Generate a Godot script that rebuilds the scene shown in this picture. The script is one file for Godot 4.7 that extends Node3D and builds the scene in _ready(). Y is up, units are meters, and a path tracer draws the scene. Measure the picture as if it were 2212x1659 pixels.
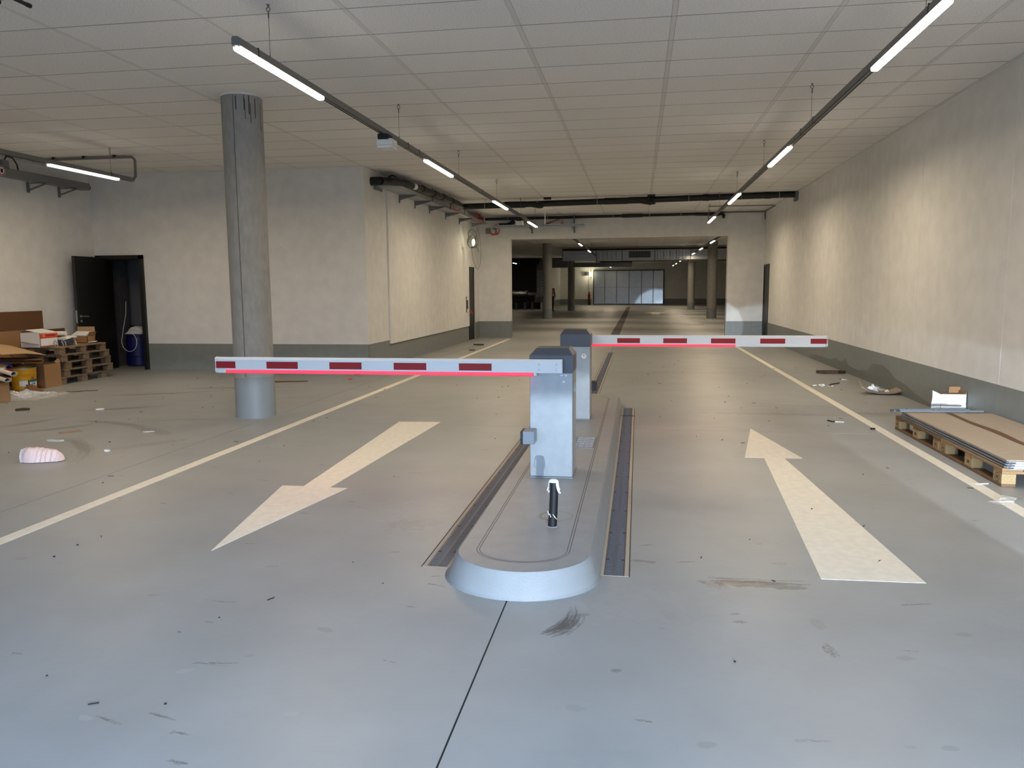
extends Node3D

# ---------------------------------------------------------------- mesh builder
class MB:
	var v := PackedVector3Array()
	var n := PackedVector3Array()
	var t := PackedVector2Array()
	var t2 := PackedVector2Array()
	var ix := PackedInt32Array()
	var xf := Transform3D.IDENTITY
	func vert(p: Vector3, nn: Vector3, uv := Vector2.ZERO) -> int:
		v.append(xf * p)
		n.append((xf.basis * nn).normalized())
		t.append(uv)
		return v.size() - 1
	func tri_i(a: int, b: int, c: int) -> void:
		var g := (v[c] - v[a]).cross(v[b] - v[a])
		if g.dot(n[a] + n[b] + n[c]) < 0.0:
			ix.append_array([a, c, b])
		else:
			ix.append_array([a, b, c])
	func tri(a: Vector3, b: Vector3, c: Vector3, out: Vector3) -> void:
		var g := (b - a).cross(c - a).normalized()
		if g.dot(out) < 0.0:
			g = -g
		tri_i(vert(a, g), vert(b, g), vert(c, g))
	# flat quad a b c d (in order round it); out tells the outward side
	func quad(a: Vector3, b: Vector3, c: Vector3, d: Vector3, out: Vector3, uv := []) -> void:
		var g := (c - a).cross(d - b).normalized()
		if g.dot(out) < 0.0:
			g = -g
		var u: Array = uv if uv.size() == 4 else [Vector2(0, 1), Vector2(1, 1), Vector2(1, 0), Vector2(0, 0)]
		var i := vert(a, g, u[0])
		vert(b, g, u[1])
		vert(c, g, u[2])
		vert(d, g, u[3])
		tri_i(i, i + 1, i + 2)
		tri_i(i, i + 2, i + 3)
	# box from corner lo to corner hi, its edges chamfered by ch
	func box(lo: Vector3, hi: Vector3, ch := 0.0) -> MB:
		var c := (lo + hi) * 0.5
		var h := (hi - lo).abs() * 0.5
		ch = minf(ch, minf(h.x, minf(h.y, h.z)) * 0.9)
		var k := h - Vector3(ch, ch, ch)
		for ax in 3:
			var u := (ax + 1) % 3
			var w := (ax + 2) % 3
			for s in [-1.0, 1.0]:
				var q := []
				for e in [[-1, -1], [1, -1], [1, 1], [-1, 1]]:
					var p := Vector3.ZERO
					p[ax] = s * h[ax]
					p[u] = e[0] * k[u]
					p[w] = e[1] * k[w]
					q.append(c + p)
				var o := Vector3.ZERO
				o[ax] = s
				quad(q[0], q[1], q[2], q[3], o)
			if ch > 0.0:
				for su in [-1.0, 1.0]:
					for sw in [-1.0, 1.0]:
						var q := []
						for e in [[-1, 0], [1, 0], [1, 1], [-1, 1]]:
							var p := Vector3.ZERO
							p[ax] = e[0] * k[ax]
							p[u] = su * (h[u] if e[1] == 0 else k[u])
							p[w] = sw * (k[w] if e[1] == 0 else h[w])
							q.append(c + p)
						var o := Vector3.ZERO
						o[u] = su
						o[w] = sw
						quad(q[0], q[1], q[2], q[3], o)
		if ch > 0.0:
			for sx in [-1.0, 1.0]:
				for sy in [-1.0, 1.0]:
					for sz in [-1.0, 1.0]:
						tri(c + Vector3(sx * h.x, sy * k.y, sz * k.z), c + Vector3(sx * k.x, sy * h.y, sz * k.z), c + Vector3(sx * k.x, sy * k.y, sz * h.z), Vector3(sx, sy, sz))
		return self
	# box without faces: long bar between two points with a rectangular section
	func bar(a: Vector3, b: Vector3, w: float, h: float, up := Vector3.UP) -> MB:
		var d := (b - a).normalized()
		var r := d.cross(up)
		if r.length() < 0.01:
			r = d.cross(Vector3.RIGHT)
		r = r.normalized() * w * 0.5
		var y := r.cross(d).normalized() * h * 0.5
		var q := [r + y, r - y, -r - y, -r + y]
		for i in 4:
			var o: Vector3 = q[i]
			var p: Vector3 = q[(i + 1) % 4]
			quad(a + o, b + o, b + p, a + p, o + p)
		quad(a + q[0], a + q[1], a + q[2], a + q[3], -d)
		quad(b + q[0], b + q[1], b + q[2], b + q[3], d)
		return self
	# round tube along a path; rad is a number or one radius per point
	func tube(path: Array, rad, seg := 10, caps := true) -> MB:
		var m := path.size()
		var prev_u := Vector3.ZERO
		var last_ring := 0
		for i in m:
			var p: Vector3 = path[i]
			var d: Vector3 = ((path[mini(i + 1, m - 1)] as Vector3) - (path[maxi(i - 1, 0)] as Vector3)).normalized()
			var u := prev_u - d * prev_u.dot(d)
			if u.length() < 0.05:
				u = d.cross(Vector3.UP if absf(d.y) < 0.9 else Vector3.RIGHT)
			u = u.normalized()
			prev_u = u
			var w := d.cross(u)
			var r: float = rad[i] if rad is Array else float(rad)
			var ring := v.size()
			for k in seg + 1:
				var a := TAU * k / seg
				var o := u * cos(a) + w * sin(a)
				vert(p + o * r, o, Vector2(float(k) / seg, float(i)))
			if i > 0:
				for k in seg:
					tri_i(last_ring + k, last_ring + k + 1, ring + k + 1)
					tri_i(last_ring + k, ring + k + 1, ring + k)
			last_ring = ring
			if caps and (i == 0 or i == m - 1):
				var o2 := -d if i == 0 else d
				for k in seg:
					var a0 := TAU * k / seg
					var a1 := TAU * (k + 1) / seg
					tri(p, p + (u * cos(a0) + w * sin(a0)) * r, p + (u * cos(a1) + w * sin(a1)) * r, o2)
		return self
	# profile of (radius, height) turned about y
	func lathe(prof: Array, seg := 24) -> MB:
		for i in prof.size() - 1:
			var a: Vector2 = prof[i]
			var b: Vector2 = prof[i + 1]
			var e := b - a
			var nn := Vector2(e.y, -e.x).normalized()
			var base := -1
			for k in seg + 1:
				var c := cos(TAU * k / seg)
				var s := sin(TAU * k / seg)
				var o := Vector3(nn.x * c, nn.y, nn.x * s)
				var id := vert(Vector3(a.x * c, a.y, a.x * s), o, Vector2(float(k) / seg, a.y))
				vert(Vector3(b.x * c, b.y, b.x * s), o, Vector2(float(k) / seg, b.y))
				if base < 0:
					base = id
			for k in seg:
				var q := base + k * 2
				tri_i(q, q + 2, q + 3)
				tri_i(q, q + 3, q + 1)
		return self
	# polygon in the xz plane (x, -d) from height y0 to y1; top may be shrunk towards its middle
	func prism(poly: PackedVector2Array, y0: float, y1: float, top: PackedVector2Array = PackedVector2Array(), smooth := false) -> MB:
		var up := top if top.size() == poly.size() else poly
		var ids := Geometry2D.triangulate_polygon(up)
		for k in range(0, ids.size(), 3):
			tri(Vector3(up[ids[k]].x, y1, up[ids[k]].y), Vector3(up[ids[k + 1]].x, y1, up[ids[k + 1]].y), Vector3(up[ids[k + 2]].x, y1, up[ids[k + 2]].y), Vector3.UP)
		var low := Geometry2D.triangulate_polygon(poly)
		for k in range(0, low.size(), 3):
			tri(Vector3(poly[low[k]].x, y0, poly[low[k]].y), Vector3(poly[low[k + 1]].x, y0, poly[low[k + 1]].y), Vector3(poly[low[k + 2]].x, y0, poly[low[k + 2]].y), Vector3.DOWN)
		var area := 0.0
		for i in poly.size():
			area += poly[i].cross(poly[(i + 1) % poly.size()])
		var sg := 1.0 if area > 0.0 else -1.0
		var m := poly.size()
		for i in m:
			var a := poly[i]
			var b := poly[(i + 1) % m]
			var e := b - a
			var o := Vector3(e.y, 0, -e.x) * sg
			if smooth:
				var e0 := a - poly[(i + m - 1) % m]
				var e2 := poly[(i + 2) % m] - b
				var na := Vector3(e0.y, 0, -e0.x).normalized() * sg + o.normalized()
				var nb := Vector3(e2.y, 0, -e2.x).normalized() * sg + o.normalized()
				var q := vert(Vector3(a.x, y0, a.y), na)
				vert(Vector3(b.x, y0, b.y), nb)
				vert(Vector3(up[(i + 1) % m].x, y1, up[(i + 1) % m].y), nb)
				vert(Vector3(up[i].x, y1, up[i].y), na)
				tri_i(q, q + 1, q + 2)
				tri_i(q, q + 2, q + 3)
			else:
				quad(Vector3(a.x, y0, a.y), Vector3(b.x, y0, b.y), Vector3(up[(i + 1) % m].x, y1, up[(i + 1) % m].y), Vector3(up[i].x, y1, up[i].y), o)
		return self
	# smooth grid of points f(u, w), u and w in 0..1; thick > 0 closes it underneath
	func sheet(f: Callable, nu: int, nw: int, thick := 0.0) -> MB:
		var pts := []
		for j in nw + 1:
			for i in nu + 1:
				pts.append(f.call(float(i) / nu, float(j) / nw))
		var nor := []
		for j in nw + 1:
			for i in nu + 1:
				var du: Vector3 = pts[j * (nu + 1) + mini(i + 1, nu)] - pts[j * (nu + 1) + maxi(i - 1, 0)]
				var dw: Vector3 = pts[mini(j + 1, nw) * (nu + 1) + i] - pts[maxi(j - 1, 0) * (nu + 1) + i]
				nor.append(dw.cross(du).normalized())
		for side in ([1.0, -1.0] if thick > 0.0 else [1.0]):
			var base := v.size()
			for k in pts.size():
				vert(pts[k] - nor[k] * (thick if side < 0 else 0.0), nor[k] * side, Vector2(float(k % (nu + 1)) / nu, float(k / (nu + 1)) / nw))
			for j in nw:
				for i in nu:
					var q := base + j * (nu + 1) + i
					tri_i(q, q + 1, q + nu + 2)
					tri_i(q, q + nu + 2, q + nu + 1)
		if thick > 0.0:
			for i in nu:
				for j in [0, nw]:
					var k: int = j * (nu + 1) + i
					quad(pts[k], pts[k + 1], pts[k + 1] - nor[k + 1] * thick, pts[k] - nor[k] * thick, (pts[k] as Vector3) - (pts[(nw - j) * (nu + 1) + i] as Vector3))
			for j in nw:
				for i in [0, nu]:
					var k: int = j * (nu + 1) + i
					quad(pts[k], pts[k + nu + 1], pts[k + nu + 1] - nor[k + nu + 1] * thick, pts[k] - nor[k] * thick, (pts[k] as Vector3) - (pts[j * (nu + 1) + nu - i] as Vector3))
		return self
	func mesh(mt: Material) -> ArrayMesh:
		var a := []
		a.resize(Mesh.ARRAY_MAX)
		a[Mesh.ARRAY_VERTEX] = v
		a[Mesh.ARRAY_NORMAL] = n
		a[Mesh.ARRAY_TEX_UV] = t
		if t2.size() == v.size():
			a[Mesh.ARRAY_TEX_UV2] = t2
		a[Mesh.ARRAY_INDEX] = ix
		var m := ArrayMesh.new()
		m.add_surface_from_arrays(Mesh.PRIMITIVE_TRIANGLES, a)
		m.surface_set_material(0, mt)
		return m

# ---------------------------------------------------------------- naming and tree helpers
var used := {}
var M := {}
var rng := RandomNumberGenerator.new()

func V(x: float, y: float, d: float) -> Vector3:   # d is the distance in front of the entrance side
	return Vector3(x, y, -d)

func numbered(called: String) -> String:
	var k: int = used.get(called, 0)
	used[called] = k + 1
	return called if k == 0 else "%s_%03d" % [called, k]

func tag(o: Node, label: String, category := "", group := "") -> Node:
	o.set_meta("label", label)
	if category:
		o.set_meta("category", category)
	if group:
		o.set_meta("group", group)
	return o

func thing(called: String, label: String, category: String, at := Vector3.ZERO, turn := 0.0, group := "") -> Node3D:
	var o := Node3D.new()
	o.name = numbered(called)
	add_child(o)
	o.position = at
	o.rotation.y = turn
	tag(o, label, category, group)
	return o

func part(called: String, b: MB, m: Material, parent: Node, at := Vector3.ZERO, label := "") -> MeshInstance3D:
	var o := MeshInstance3D.new()
	o.name = called
	o.mesh = b.mesh(m)
	o.position = at
	parent.add_child(o, true)
	if label:
		o.set_meta("label", label)
	return o

func piece(called: String, m: Mesh, parent: Node, at := Vector3.ZERO) -> MeshInstance3D:
	var o := MeshInstance3D.new()
	o.name = called
	o.mesh = m
	o.position = at
	parent.add_child(o, true)
	return o

func solo(called: String, b: MB, m: Material, label: String, category: String, at := Vector3.ZERO, turn := 0.0, group := "") -> MeshInstance3D:
	var o := MeshInstance3D.new()
	o.name = numbered(called)
	o.mesh = b.mesh(m)
	o.position = at
	o.rotation.y = turn
	add_child(o)
	tag(o, label, category, group)
	return o

func struct(called: String, b: MB, m: Material, label := "") -> Node3D:
	var o: Node3D
	if b:
		var q := MeshInstance3D.new()
		q.mesh = b.mesh(m)
		o = q
	else:
		o = Node3D.new()
	o.name = called
	add_child(o)
	o.set_meta("kind", "structure")
	if label:
		o.set_meta("label", label)
	return o

func copy(o: Node3D, at: Vector3, label: String, turn := 0.0) -> Node3D:
	var c: Node3D = o.duplicate()
	var stem: String = o.name
	if stem.length() > 4 and stem[stem.length() - 4] == "_" and stem.right(3).is_valid_int():
		stem = stem.left(stem.length() - 4)
	c.name = numbered(stem)
	add_child(c)
	c.position = at
	c.rotation.y = turn
	c.set_meta("label", label)
	return c

func text_part(called: String, s: String, size: float, depth: float, m: Material, parent: Node, xf: Transform3D) -> MeshInstance3D:
	var tm := TextMesh.new()
	tm.text = s
	tm.font_size = 32
	tm.pixel_size = size / 32.0
	tm.depth = depth
	var f := SystemFont.new()
	f.font_names = PackedStringArray(["Droid Sans"])
	f.font_weight = 700
	tm.font = f
	tm.material = m
	var o := MeshInstance3D.new()
	o.name = called
	o.mesh = tm
	o.transform = xf
	parent.add_child(o, true)
	return o

# ---------------------------------------------------------------- materials
func mat(key: String, c: Color, rough := 0.6, metal := 0.0) -> StandardMaterial3D:
	var m := StandardMaterial3D.new()
	m.resource_name = key
	m.albedo_color = c
	m.roughness = rough
	m.metallic = metal
	M[key] = m
	return m

func noise(freq: float, octaves := 4, sd := 1, size := 512) -> Image:
	var f := FastNoiseLite.new()
	f.seed = sd
	f.noise_type = FastNoiseLite.TYPE_SIMPLEX_SMOOTH
	f.frequency = freq
	f.fractal_octaves = octaves
	return f.get_seamless_image(size, size)

# greyscale mottling between lo and hi (as sRGB factors)
func mottle(freq: float, lo: float, hi: float, octaves := 4, sd := 1, size := 512) -> ImageTexture:
	var im := noise(freq, octaves, sd, size)
	im.convert(Image.FORMAT_L8)
	var d := im.get_data()
	for i in d.size():
		d[i] = int(clampf(lo + (hi - lo) * (d[i] / 255.0), 0, 1) * 255.0)
	return ImageTexture.create_from_image(Image.create_from_data(size, size, false, Image.FORMAT_L8, d))

func clad(m: StandardMaterial3D, tex: Texture2D, scale: Vector3, world := true) -> StandardMaterial3D:
	m.albedo_texture = tex
	m.uv1_triplanar = true
	m.uv1_world_triplanar = world
	m.uv1_scale = scale
	return m

func relief(m: StandardMaterial3D, tex: Texture2D, cm: float) -> StandardMaterial3D:
	m.heightmap_enabled = true
	m.heightmap_texture = tex
	m.heightmap_scale = cm
	return m

func glow(key: String, c: Color, e: float) -> StandardMaterial3D:
	var m := mat(key, Color(0.9, 0.9, 0.9), 0.5)
	m.emission_enabled = true
	m.emission = c
	m.emission_energy_multiplier = e
	return m

func materials() -> void:
	var soft := mottle(0.012, 0.94, 1.0, 4, 3)
	var fine := mottle(0.05, 0.86, 1.0, 4, 5)
	var grit := mottle(0.2, 0.0, 1.0, 3, 8)
	var streak := mottle(0.02, 0.86, 1.0, 5, 11)
	var stretch := mottle(0.03, 0.62, 1.0, 5, 21)
	clad(mat("wall_paint", Color(0.885, 0.88, 0.865), 0.75), soft, Vector3(0.4, 0.4, 0.4))
	clad(mat("ceiling_tile", Color(0.965, 0.955, 0.94), 0.9), fine, Vector3(2.2, 2.2, 2.2))
	mat("ceiling_profile", Color(0.83, 0.82, 0.805), 0.7)
	mat("shade_cross_bar", Color(0.60, 0.59, 0.575), 0.8)  # darker than the profiles: shade of the recessed joints put into the colour
	mat("ceiling_gap", Color(0.16, 0.15, 0.14), 0.9)
	clad(mat("band_grey", Color(0.50, 0.515, 0.505), 0.55), soft, Vector3(0.7, 0.7, 0.7))
	clad(mat("band_damp", Color(0.40, 0.41, 0.39), 0.45), soft, Vector3(0.7, 0.7, 0.7))
	clad(mat("concrete", Color(0.62, 0.61, 0.59), 0.85), streak, Vector3(1.4, 0.45, 1.4))
	relief(M.concrete, grit, 0.1)
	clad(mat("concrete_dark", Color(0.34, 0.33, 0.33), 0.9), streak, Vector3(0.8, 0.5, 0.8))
	mat("stain_dark", Color(0.26, 0.25, 0.23), 0.9)
	mat("plinth_grey", Color(0.50, 0.515, 0.52), 0.5)
	clad(mat("floor_paint", Color(0.595, 0.60, 0.595), 0.42), mottle(0.008, 0.93, 1.0, 5, 31, 1024), Vector3(0.16, 0.16, 0.16))
	relief(M.floor_paint, grit, 0.06)
	mat("floor_joint", Color(0.17, 0.165, 0.16), 0.9)
	mat("joint_grey", Color(0.36, 0.34, 0.33), 0.8)
	clad(mat("line_paint", Color(0.90, 0.87, 0.81), 0.55), mottle(0.03, 0.93, 1.0, 5, 41), Vector3(0.8, 0.8, 0.8))
	clad(mat("island_paint", Color(0.57, 0.575, 0.575), 0.42), soft, Vector3(0.8, 0.8, 0.8))
	relief(M.island_paint, grit, 0.12)
	mat("resin_frame", Color(0.63, 0.585, 0.53), 0.7)
	mat("grate_steel", Color(0.36, 0.37, 0.40), 0.5, 0.35)
	mat("grate_mark", Color(0.05, 0.05, 0.05), 0.7)
	mat("drain_dark", Color(0.10, 0.10, 0.11), 0.9)
	clad(mat("silver_paint", Color(0.60, 0.615, 0.62), 0.40, 0.2), soft, Vector3(1.5, 1.5, 1.5))
	mat("hood_grey", Color(0.27, 0.285, 0.32), 0.45)
	mat("arm_white", Color(0.86, 0.86, 0.855), 0.4)
	mat("reflector_red", Color(0.58, 0.012, 0.03), 0.6)
	glow("arm_light_strip", Color(1.0, 0.16, 0.27), 0.95)
	M.arm_light_strip.albedo_color = Color(0.75, 0.30, 0.36)
	mat("bolt_steel", Color(0.65, 0.66, 0.68), 0.3, 0.9)
	mat("sensor_grey", Color(0.44, 0.47, 0.50), 0.45)
	mat("black_plastic", Color(0.025, 0.025, 0.028), 0.6)
	mat("black_pipe", Color(0.035, 0.034, 0.033), 0.5)
	mat("rubber_black", Color(0.06, 0.06, 0.065), 0.55)
	mat("white_plastic", Color(0.88, 0.88, 0.87), 0.5)
	mat("rag_white", Color(0.90, 0.91, 0.91), 0.8)
	mat("sticker_mark", Color(0.22, 0.23, 0.25), 0.6)
	mat("trunk_grey", Color(0.45, 0.445, 0.435), 0.5, 0.15)
	mat("trunk_dark", Color(0.10, 0.10, 0.10), 0.6)
	mat("wire_steel", Color(0.45, 0.44, 0.42), 0.4, 0.6)
	glow("lamp_diffuser", Color(1.0, 0.955, 0.89), 7.0)
	glow("work_lamp_glow", Color(1.0, 0.97, 0.80), 3.2)
	clad(mat("galvanised", Color(0.76, 0.775, 0.79), 0.40, 0.5), mottle(0.06, 0.78, 1.0, 2, 51), Vector3(1.5, 1.5, 1.5))
	clad(mat("galvanised_dull", Color(0.53, 0.535, 0.535), 0.5, 0.4), mottle(0.08, 0.8, 1.0, 2, 52), Vector3(4, 4, 4))
	clad(mat("gate_panel", Color(0.70, 0.73, 0.76), 0.30, 0.55), soft, Vector3(0.3, 0.3, 0.3))
	mat("gate_seam", Color(0.20, 0.21, 0.22), 0.6)
	mat("door_black", Color(0.055, 0.047, 0.042), 0.5)
	mat("door_edge", Color(0.16, 0.14, 0.13), 0.5)
	mat("handle_steel", Color(0.75, 0.74, 0.72), 0.28, 0.9)
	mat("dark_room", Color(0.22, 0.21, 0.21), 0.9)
	mat("unlit_zone_dark", Color(0.07, 0.066, 0.058), 0.9)  # near-black colour stands in for the lack of light there
	mat("machine_dark", Color(0.12, 0.12, 0.12), 0.4, 0.5)
	clad(mat("wood_pallet", Color(0.66, 0.52, 0.36), 0.8), stretch, Vector3(9, 9, 0.9), false)
	clad(mat("wood_block", Color(0.73, 0.61, 0.43), 0.85), stretch, Vector3(5, 14, 5), false)
	clad(mat("wood_dark", Color(0.50, 0.37, 0.24), 0.8), stretch, Vector3(9, 9, 0.9), false)
	clad(mat("wood_old", Color(0.58, 0.49, 0.39), 0.85), stretch, Vector3(9, 9, 0.9), false)
	mat("stamp_ink", Color(0.22, 0.14, 0.08), 0.9)
	clad(mat("cardboard", Color(0.63, 0.47, 0.31), 0.85), fine, Vector3(1.6, 1.6, 1.6))
	clad(mat("cardboard_dark", Color(0.43, 0.29, 0.18), 0.85), fine, Vector3(1.6, 1.6, 1.6))
	clad(mat("cardboard_pale", Color(0.74, 0.61, 0.45), 0.85), fine, Vector3(1.6, 1.6, 1.6))
	clad(mat("panel_liner", Color(0.71, 0.645, 0.565), 0.8), mottle(0.02, 0.88, 1.0, 4, 61), Vector3(0.6, 0.6, 7.0))
	mat("panel_edge", Color(0.36, 0.37, 0.39), 0.4, 0.4)
	mat("panel_fold", Color(0.83, 0.835, 0.84), 0.4, 0.2)
	mat("bucket_yellow", Color(0.83, 0.60, 0.03), 0.4)
	mat("label_white", Color(0.88, 0.88, 0.88), 0.6)
	mat("label_teal", Color(0.05, 0.42, 0.42), 0.6)
	mat("emblem_red", Color(0.84, 0.24, 0.05), 0.6)
	mat("orange_print", Color(0.86, 0.27, 0.11), 0.6)
	mat("orange_dark", Color(0.55, 0.12, 0.05), 0.6)
	mat("ink", Color(0.07, 0.07, 0.08), 0.7)
	mat("blue_plastic", Color(0.02, 0.03, 0.30), 0.5)
	mat("blue_bright", Color(0.08, 0.27, 0.72), 0.45)
	mat("maroon", Color(0.33, 0.06, 0.08), 0.6)
	mat("rail_cream", Color(0.88, 0.85, 0.78), 0.45)
	mat("rail_red", Color(0.44, 0.09, 0.09), 0.5)
	mat("bag_pink", Color(0.90, 0.79, 0.77), 0.5)
	mat("bag_white", Color(0.90, 0.89, 0.90), 0.5)
	mat("bag_print", Color(0.42, 0.31, 0.33), 0.6)
	mat("paper_white", Color(0.88, 0.87, 0.85), 0.7)
	mat("grit", Color(0.10, 0.09, 0.08), 0.9)
	mat("debris_brown", Color(0.26, 0.19, 0.13), 0.9)
	mat("cable_orange", Color(0.76, 0.22, 0.07), 0.5)
	mat("cable_red", Color(0.50, 0.06, 0.04), 0.5)
	mat("cable_grey", Color(0.40, 0.40, 0.38), 0.5)
	mat("green_box", Color(0.05, 0.19, 0.07), 0.5)
	mat("tag_yellow", Color(0.75, 0.74, 0.06), 0.5)
	mat("extinguisher_red", Color(0.60, 0.03, 0.03), 0.35)
	mat("skin", Color(0.72, 0.53, 0.42), 0.6)
	mat("shirt_tan", Color(0.60, 0.52, 0.38), 0.9)
	mat("trousers_black", Color(0.03, 0.03, 0.035), 0.9)
	mat("hair_dark", Color(0.05, 0.04, 0.035), 0.7)
	mat("rail_steel", Color(0.36, 0.38, 0.39), 0.6, 0.2)
	clad(mat("cardboard_grey", Color(0.60, 0.53, 0.46), 0.85), fine, Vector3(1.6, 1.6, 1.6))
	mat("board_grey", Color(0.46, 0.45, 0.455), 0.8)
	mat("sign_red", Color(0.70, 0.05, 0.07), 0.5)
	mat("ground_outside", Color(0.50, 0.485, 0.46), 0.9)
	var g := mat("film_clear", Color(0.93, 0.93, 0.93, 0.30), 0.12)
	g.transparency = BaseMaterial3D.TRANSPARENCY_ALPHA
	g = mat("lamp_glass", Color(0.95, 0.97, 0.95, 0.12), 0.05)
	g.transparency = BaseMaterial3D.TRANSPARENCY_ALPHA

# ================================================================ the scene
func _ready() -> void:
	rng.seed = 7
	# camera, fitted to the photograph's vanishing points (eye 1.5 m above the floor)
	var cam := Camera3D.new()
	cam.name = "camera"
	add_child(cam)
	cam.fov = rad_to_deg(2.0 * atan(1659.0 / 2.0 / 1688.5))
	cam.basis = Basis(Vector3.UP, 0.15982) * Basis(Vector3.RIGHT, -0.12146) * Basis(Vector3.BACK, -0.006886)
	cam.position = Vector3(0, 1.5, 0)
	cam.near = 0.05
	cam.far = 400.0
	cam.current = true
	# overcast daylight that enters through the open entrance behind the camera
	var we := WorldEnvironment.new()
	we.name = "environment"
	add_child(we)
	var e := Environment.new()
	we.environment = e
	e.background_mode = Environment.BG_SKY
	var sk := Sky.new()
	var sm := ProceduralSkyMaterial.new()
	sm.sky_top_color = Color(0.62, 0.79, 1.0)
	sm.sky_horizon_color = Color(0.76, 0.87, 1.0)
	sm.ground_bottom_color = Color(0.40, 0.43, 0.47)
	sm.ground_horizon_color = Color(0.60, 0.66, 0.74)
	sm.sky_energy_multiplier = 1.0
	sk.sky_material = sm
	e.sky = sk
	e.background_energy_multiplier = SKY
	e.tonemap_mode = Environment.TONE_MAPPER_LINEAR
	e.tonemap_exposure = EXPOSURE
	e.sdfgi_enabled = true
	e.ssao_enabled = true
	e.ssil_enabled = true
	# low beams of a car waiting outside in the entry lane
	beam(V(0.9, 1.10, -2.6), -0.038, -0.19, 80.0, 46.0)
	beam(V(2.75, 0.92, -2.6), 0.004, 0.03, 80.0, 16.0)
	beam(V(2.75, 0.92, -2.6), 0.006, 0.036, 7.0, 150.0)
	beam(V(2.75, 0.92, -2.6), 0.008, -0.0154, 1.7, 200.0)

	materials()
	shell()
	lane_markings()
	island()
	drains()
	far_hall()
	lamps()
	column_near()
	barriers()
	conduit_stub()
	overhead_services()
	bay_services()
	doors()
	right_pallets()
	bay_pile()
	litter()
	person()

const LAMP := 4.2
const SKY := 5.9
const EXPOSURE := 1.14
const LAMP_COLOR := Color(1.0, 0.91, 0.775)

# a headlamp: cone whose upper edge is an almost level line at the slope given
func beam(at: Vector3, slope: float, turn: float, half: float, energy: float) -> void:
	var l := SpotLight3D.new()
	l.name = "car_headlight"
	add_child(l, true)
	l.position = at
	l.spot_angle = half
	l.spot_angle_attenuation = 0.02 if half > 10.0 else (0.12 if half > 3.0 else 0.3)
	l.spot_range = 120.0
	l.spot_attenuation = 2.0
	l.light_energy = energy
	l.light_color = Color(0.86, 0.93, 1.0)
	l.light_size = 0.01
	l.shadow_enabled = true
	l.basis = Basis(Vector3.UP, -turn) * Basis(Vector3.RIGHT, atan(slope) - deg_to_rad(half))

func down_light(at: Vector3, energy: float) -> void:
	var l := SpotLight3D.new()
	l.name = "strip_lamp_light"
	add_child(l, true)
	l.position = at
	l.basis = Basis(Vector3.RIGHT, -PI / 2)
	l.spot_angle = 50.0
	l.spot_angle_attenuation = 1.0
	l.spot_range = 60.0
	l.spot_attenuation = 2.0
	l.light_energy = energy
	l.light_color = LAMP_COLOR
	l.light_size = 0.03
	l.shadow_enabled = true

func strip_light(at: Vector3, length: float, energy: float, along_x := false) -> void:
	var l := AreaLight3D.new()
	l.name = "strip_lamp_light"
	add_child(l, true)
	l.position = at
	l.basis = Basis(Vector3.UP, PI / 2 if along_x else 0.0) * Basis(Vector3.RIGHT, -PI / 2)
	l.area_size = Vector2(0.05, length)
	l.light_energy = energy
	l.light_color = LAMP_COLOR
	l.area_range = 60.0
	l.area_attenuation = 2.0
	l.shadow_enabled = true

# ---------------------------------------------------------------- floor, walls and ceiling
const HOLES := [[-1.145, -0.985, 3.98, 9.83], [-0.185, -0.03, 3.98, 9.83], [-0.69, -0.535, 11.05, 18.4]]
const SX0 := -8.0
const SD0 := 1.8
const SLEN := 11.6

func slab(x0: float, x1: float, d0: float, d1: float) -> MB:
	var g := 0.004
	x0 += g
	x1 -= g
	d0 += g
	d1 -= g
	var xs := [x0, x1]
	var ds := [d0, d1]
	for h in HOLES + [[SX0, SX0 + SLEN, SD0, SD0 + SLEN]]:
		for a in [h[0], h[1]]:
			if a > x0 and a < x1:
				xs.append(a)
		for a in [h[2], h[3]]:
			if a > d0 and a < d1:
				ds.append(a)
	xs.sort()
	ds.sort()
	var b := MB.new()
	for i in xs.size() - 1:
		for j in ds.size() - 1:
			if xs[i + 1] - xs[i] < 0.001 or ds[j + 1] - ds[j] < 0.001:
				continue
			var cx: float = (xs[i] + xs[i + 1]) * 0.5
			var cd: float = (ds[j] + ds[j + 1]) * 0.5
			var inside := false
			for h in HOLES:
				inside = inside or (cx > h[0] and cx < h[1] and cd > h[2] and cd < h[3])
			if inside:
				continue
			var from := b.v.size()
			b.box(V(xs[i], -0.12, ds[j]), V(xs[i + 1], 0, ds[j + 1]))
			var stained: bool = cx > SX0 and cx < SX0 + SLEN and cd > SD0 and cd < SD0 + SLEN
			for k in range(from, b.v.size()):
				b.t2.append(Vector2((b.v[k].x - SX0) / SLEN, (-b.v[k].z - SD0) / SLEN) if stained else Vector2.ZERO)
	return b

var stain := PackedByteArray()
const SN := 2048

func blot(x: float, d: float, c: Color, a: float) -> void:
	var i := int((x - SX0) / SLEN * SN)
	var j := int((d - SD0) / SLEN * SN)
	if i < 1 or j < 1 or i >= SN - 1 or j >= SN - 1:
		return
	var k := (j * SN + i) * 4
	var old := stain[k + 3] / 255.0
	var na := clampf(old + a * (1.0 - old), 0.0, 1.0)
	if na <= 0.0:
		return
	var mixf := a / na
	stain[k] = int(lerpf(stain[k], c.r8, mixf))
	stain[k + 1] = int(lerpf(stain[k + 1], c.g8, mixf))
	stain[k + 2] = int(lerpf(stain[k + 2], c.b8, mixf))
	stain[k + 3] = int(na * 255.0)

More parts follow.
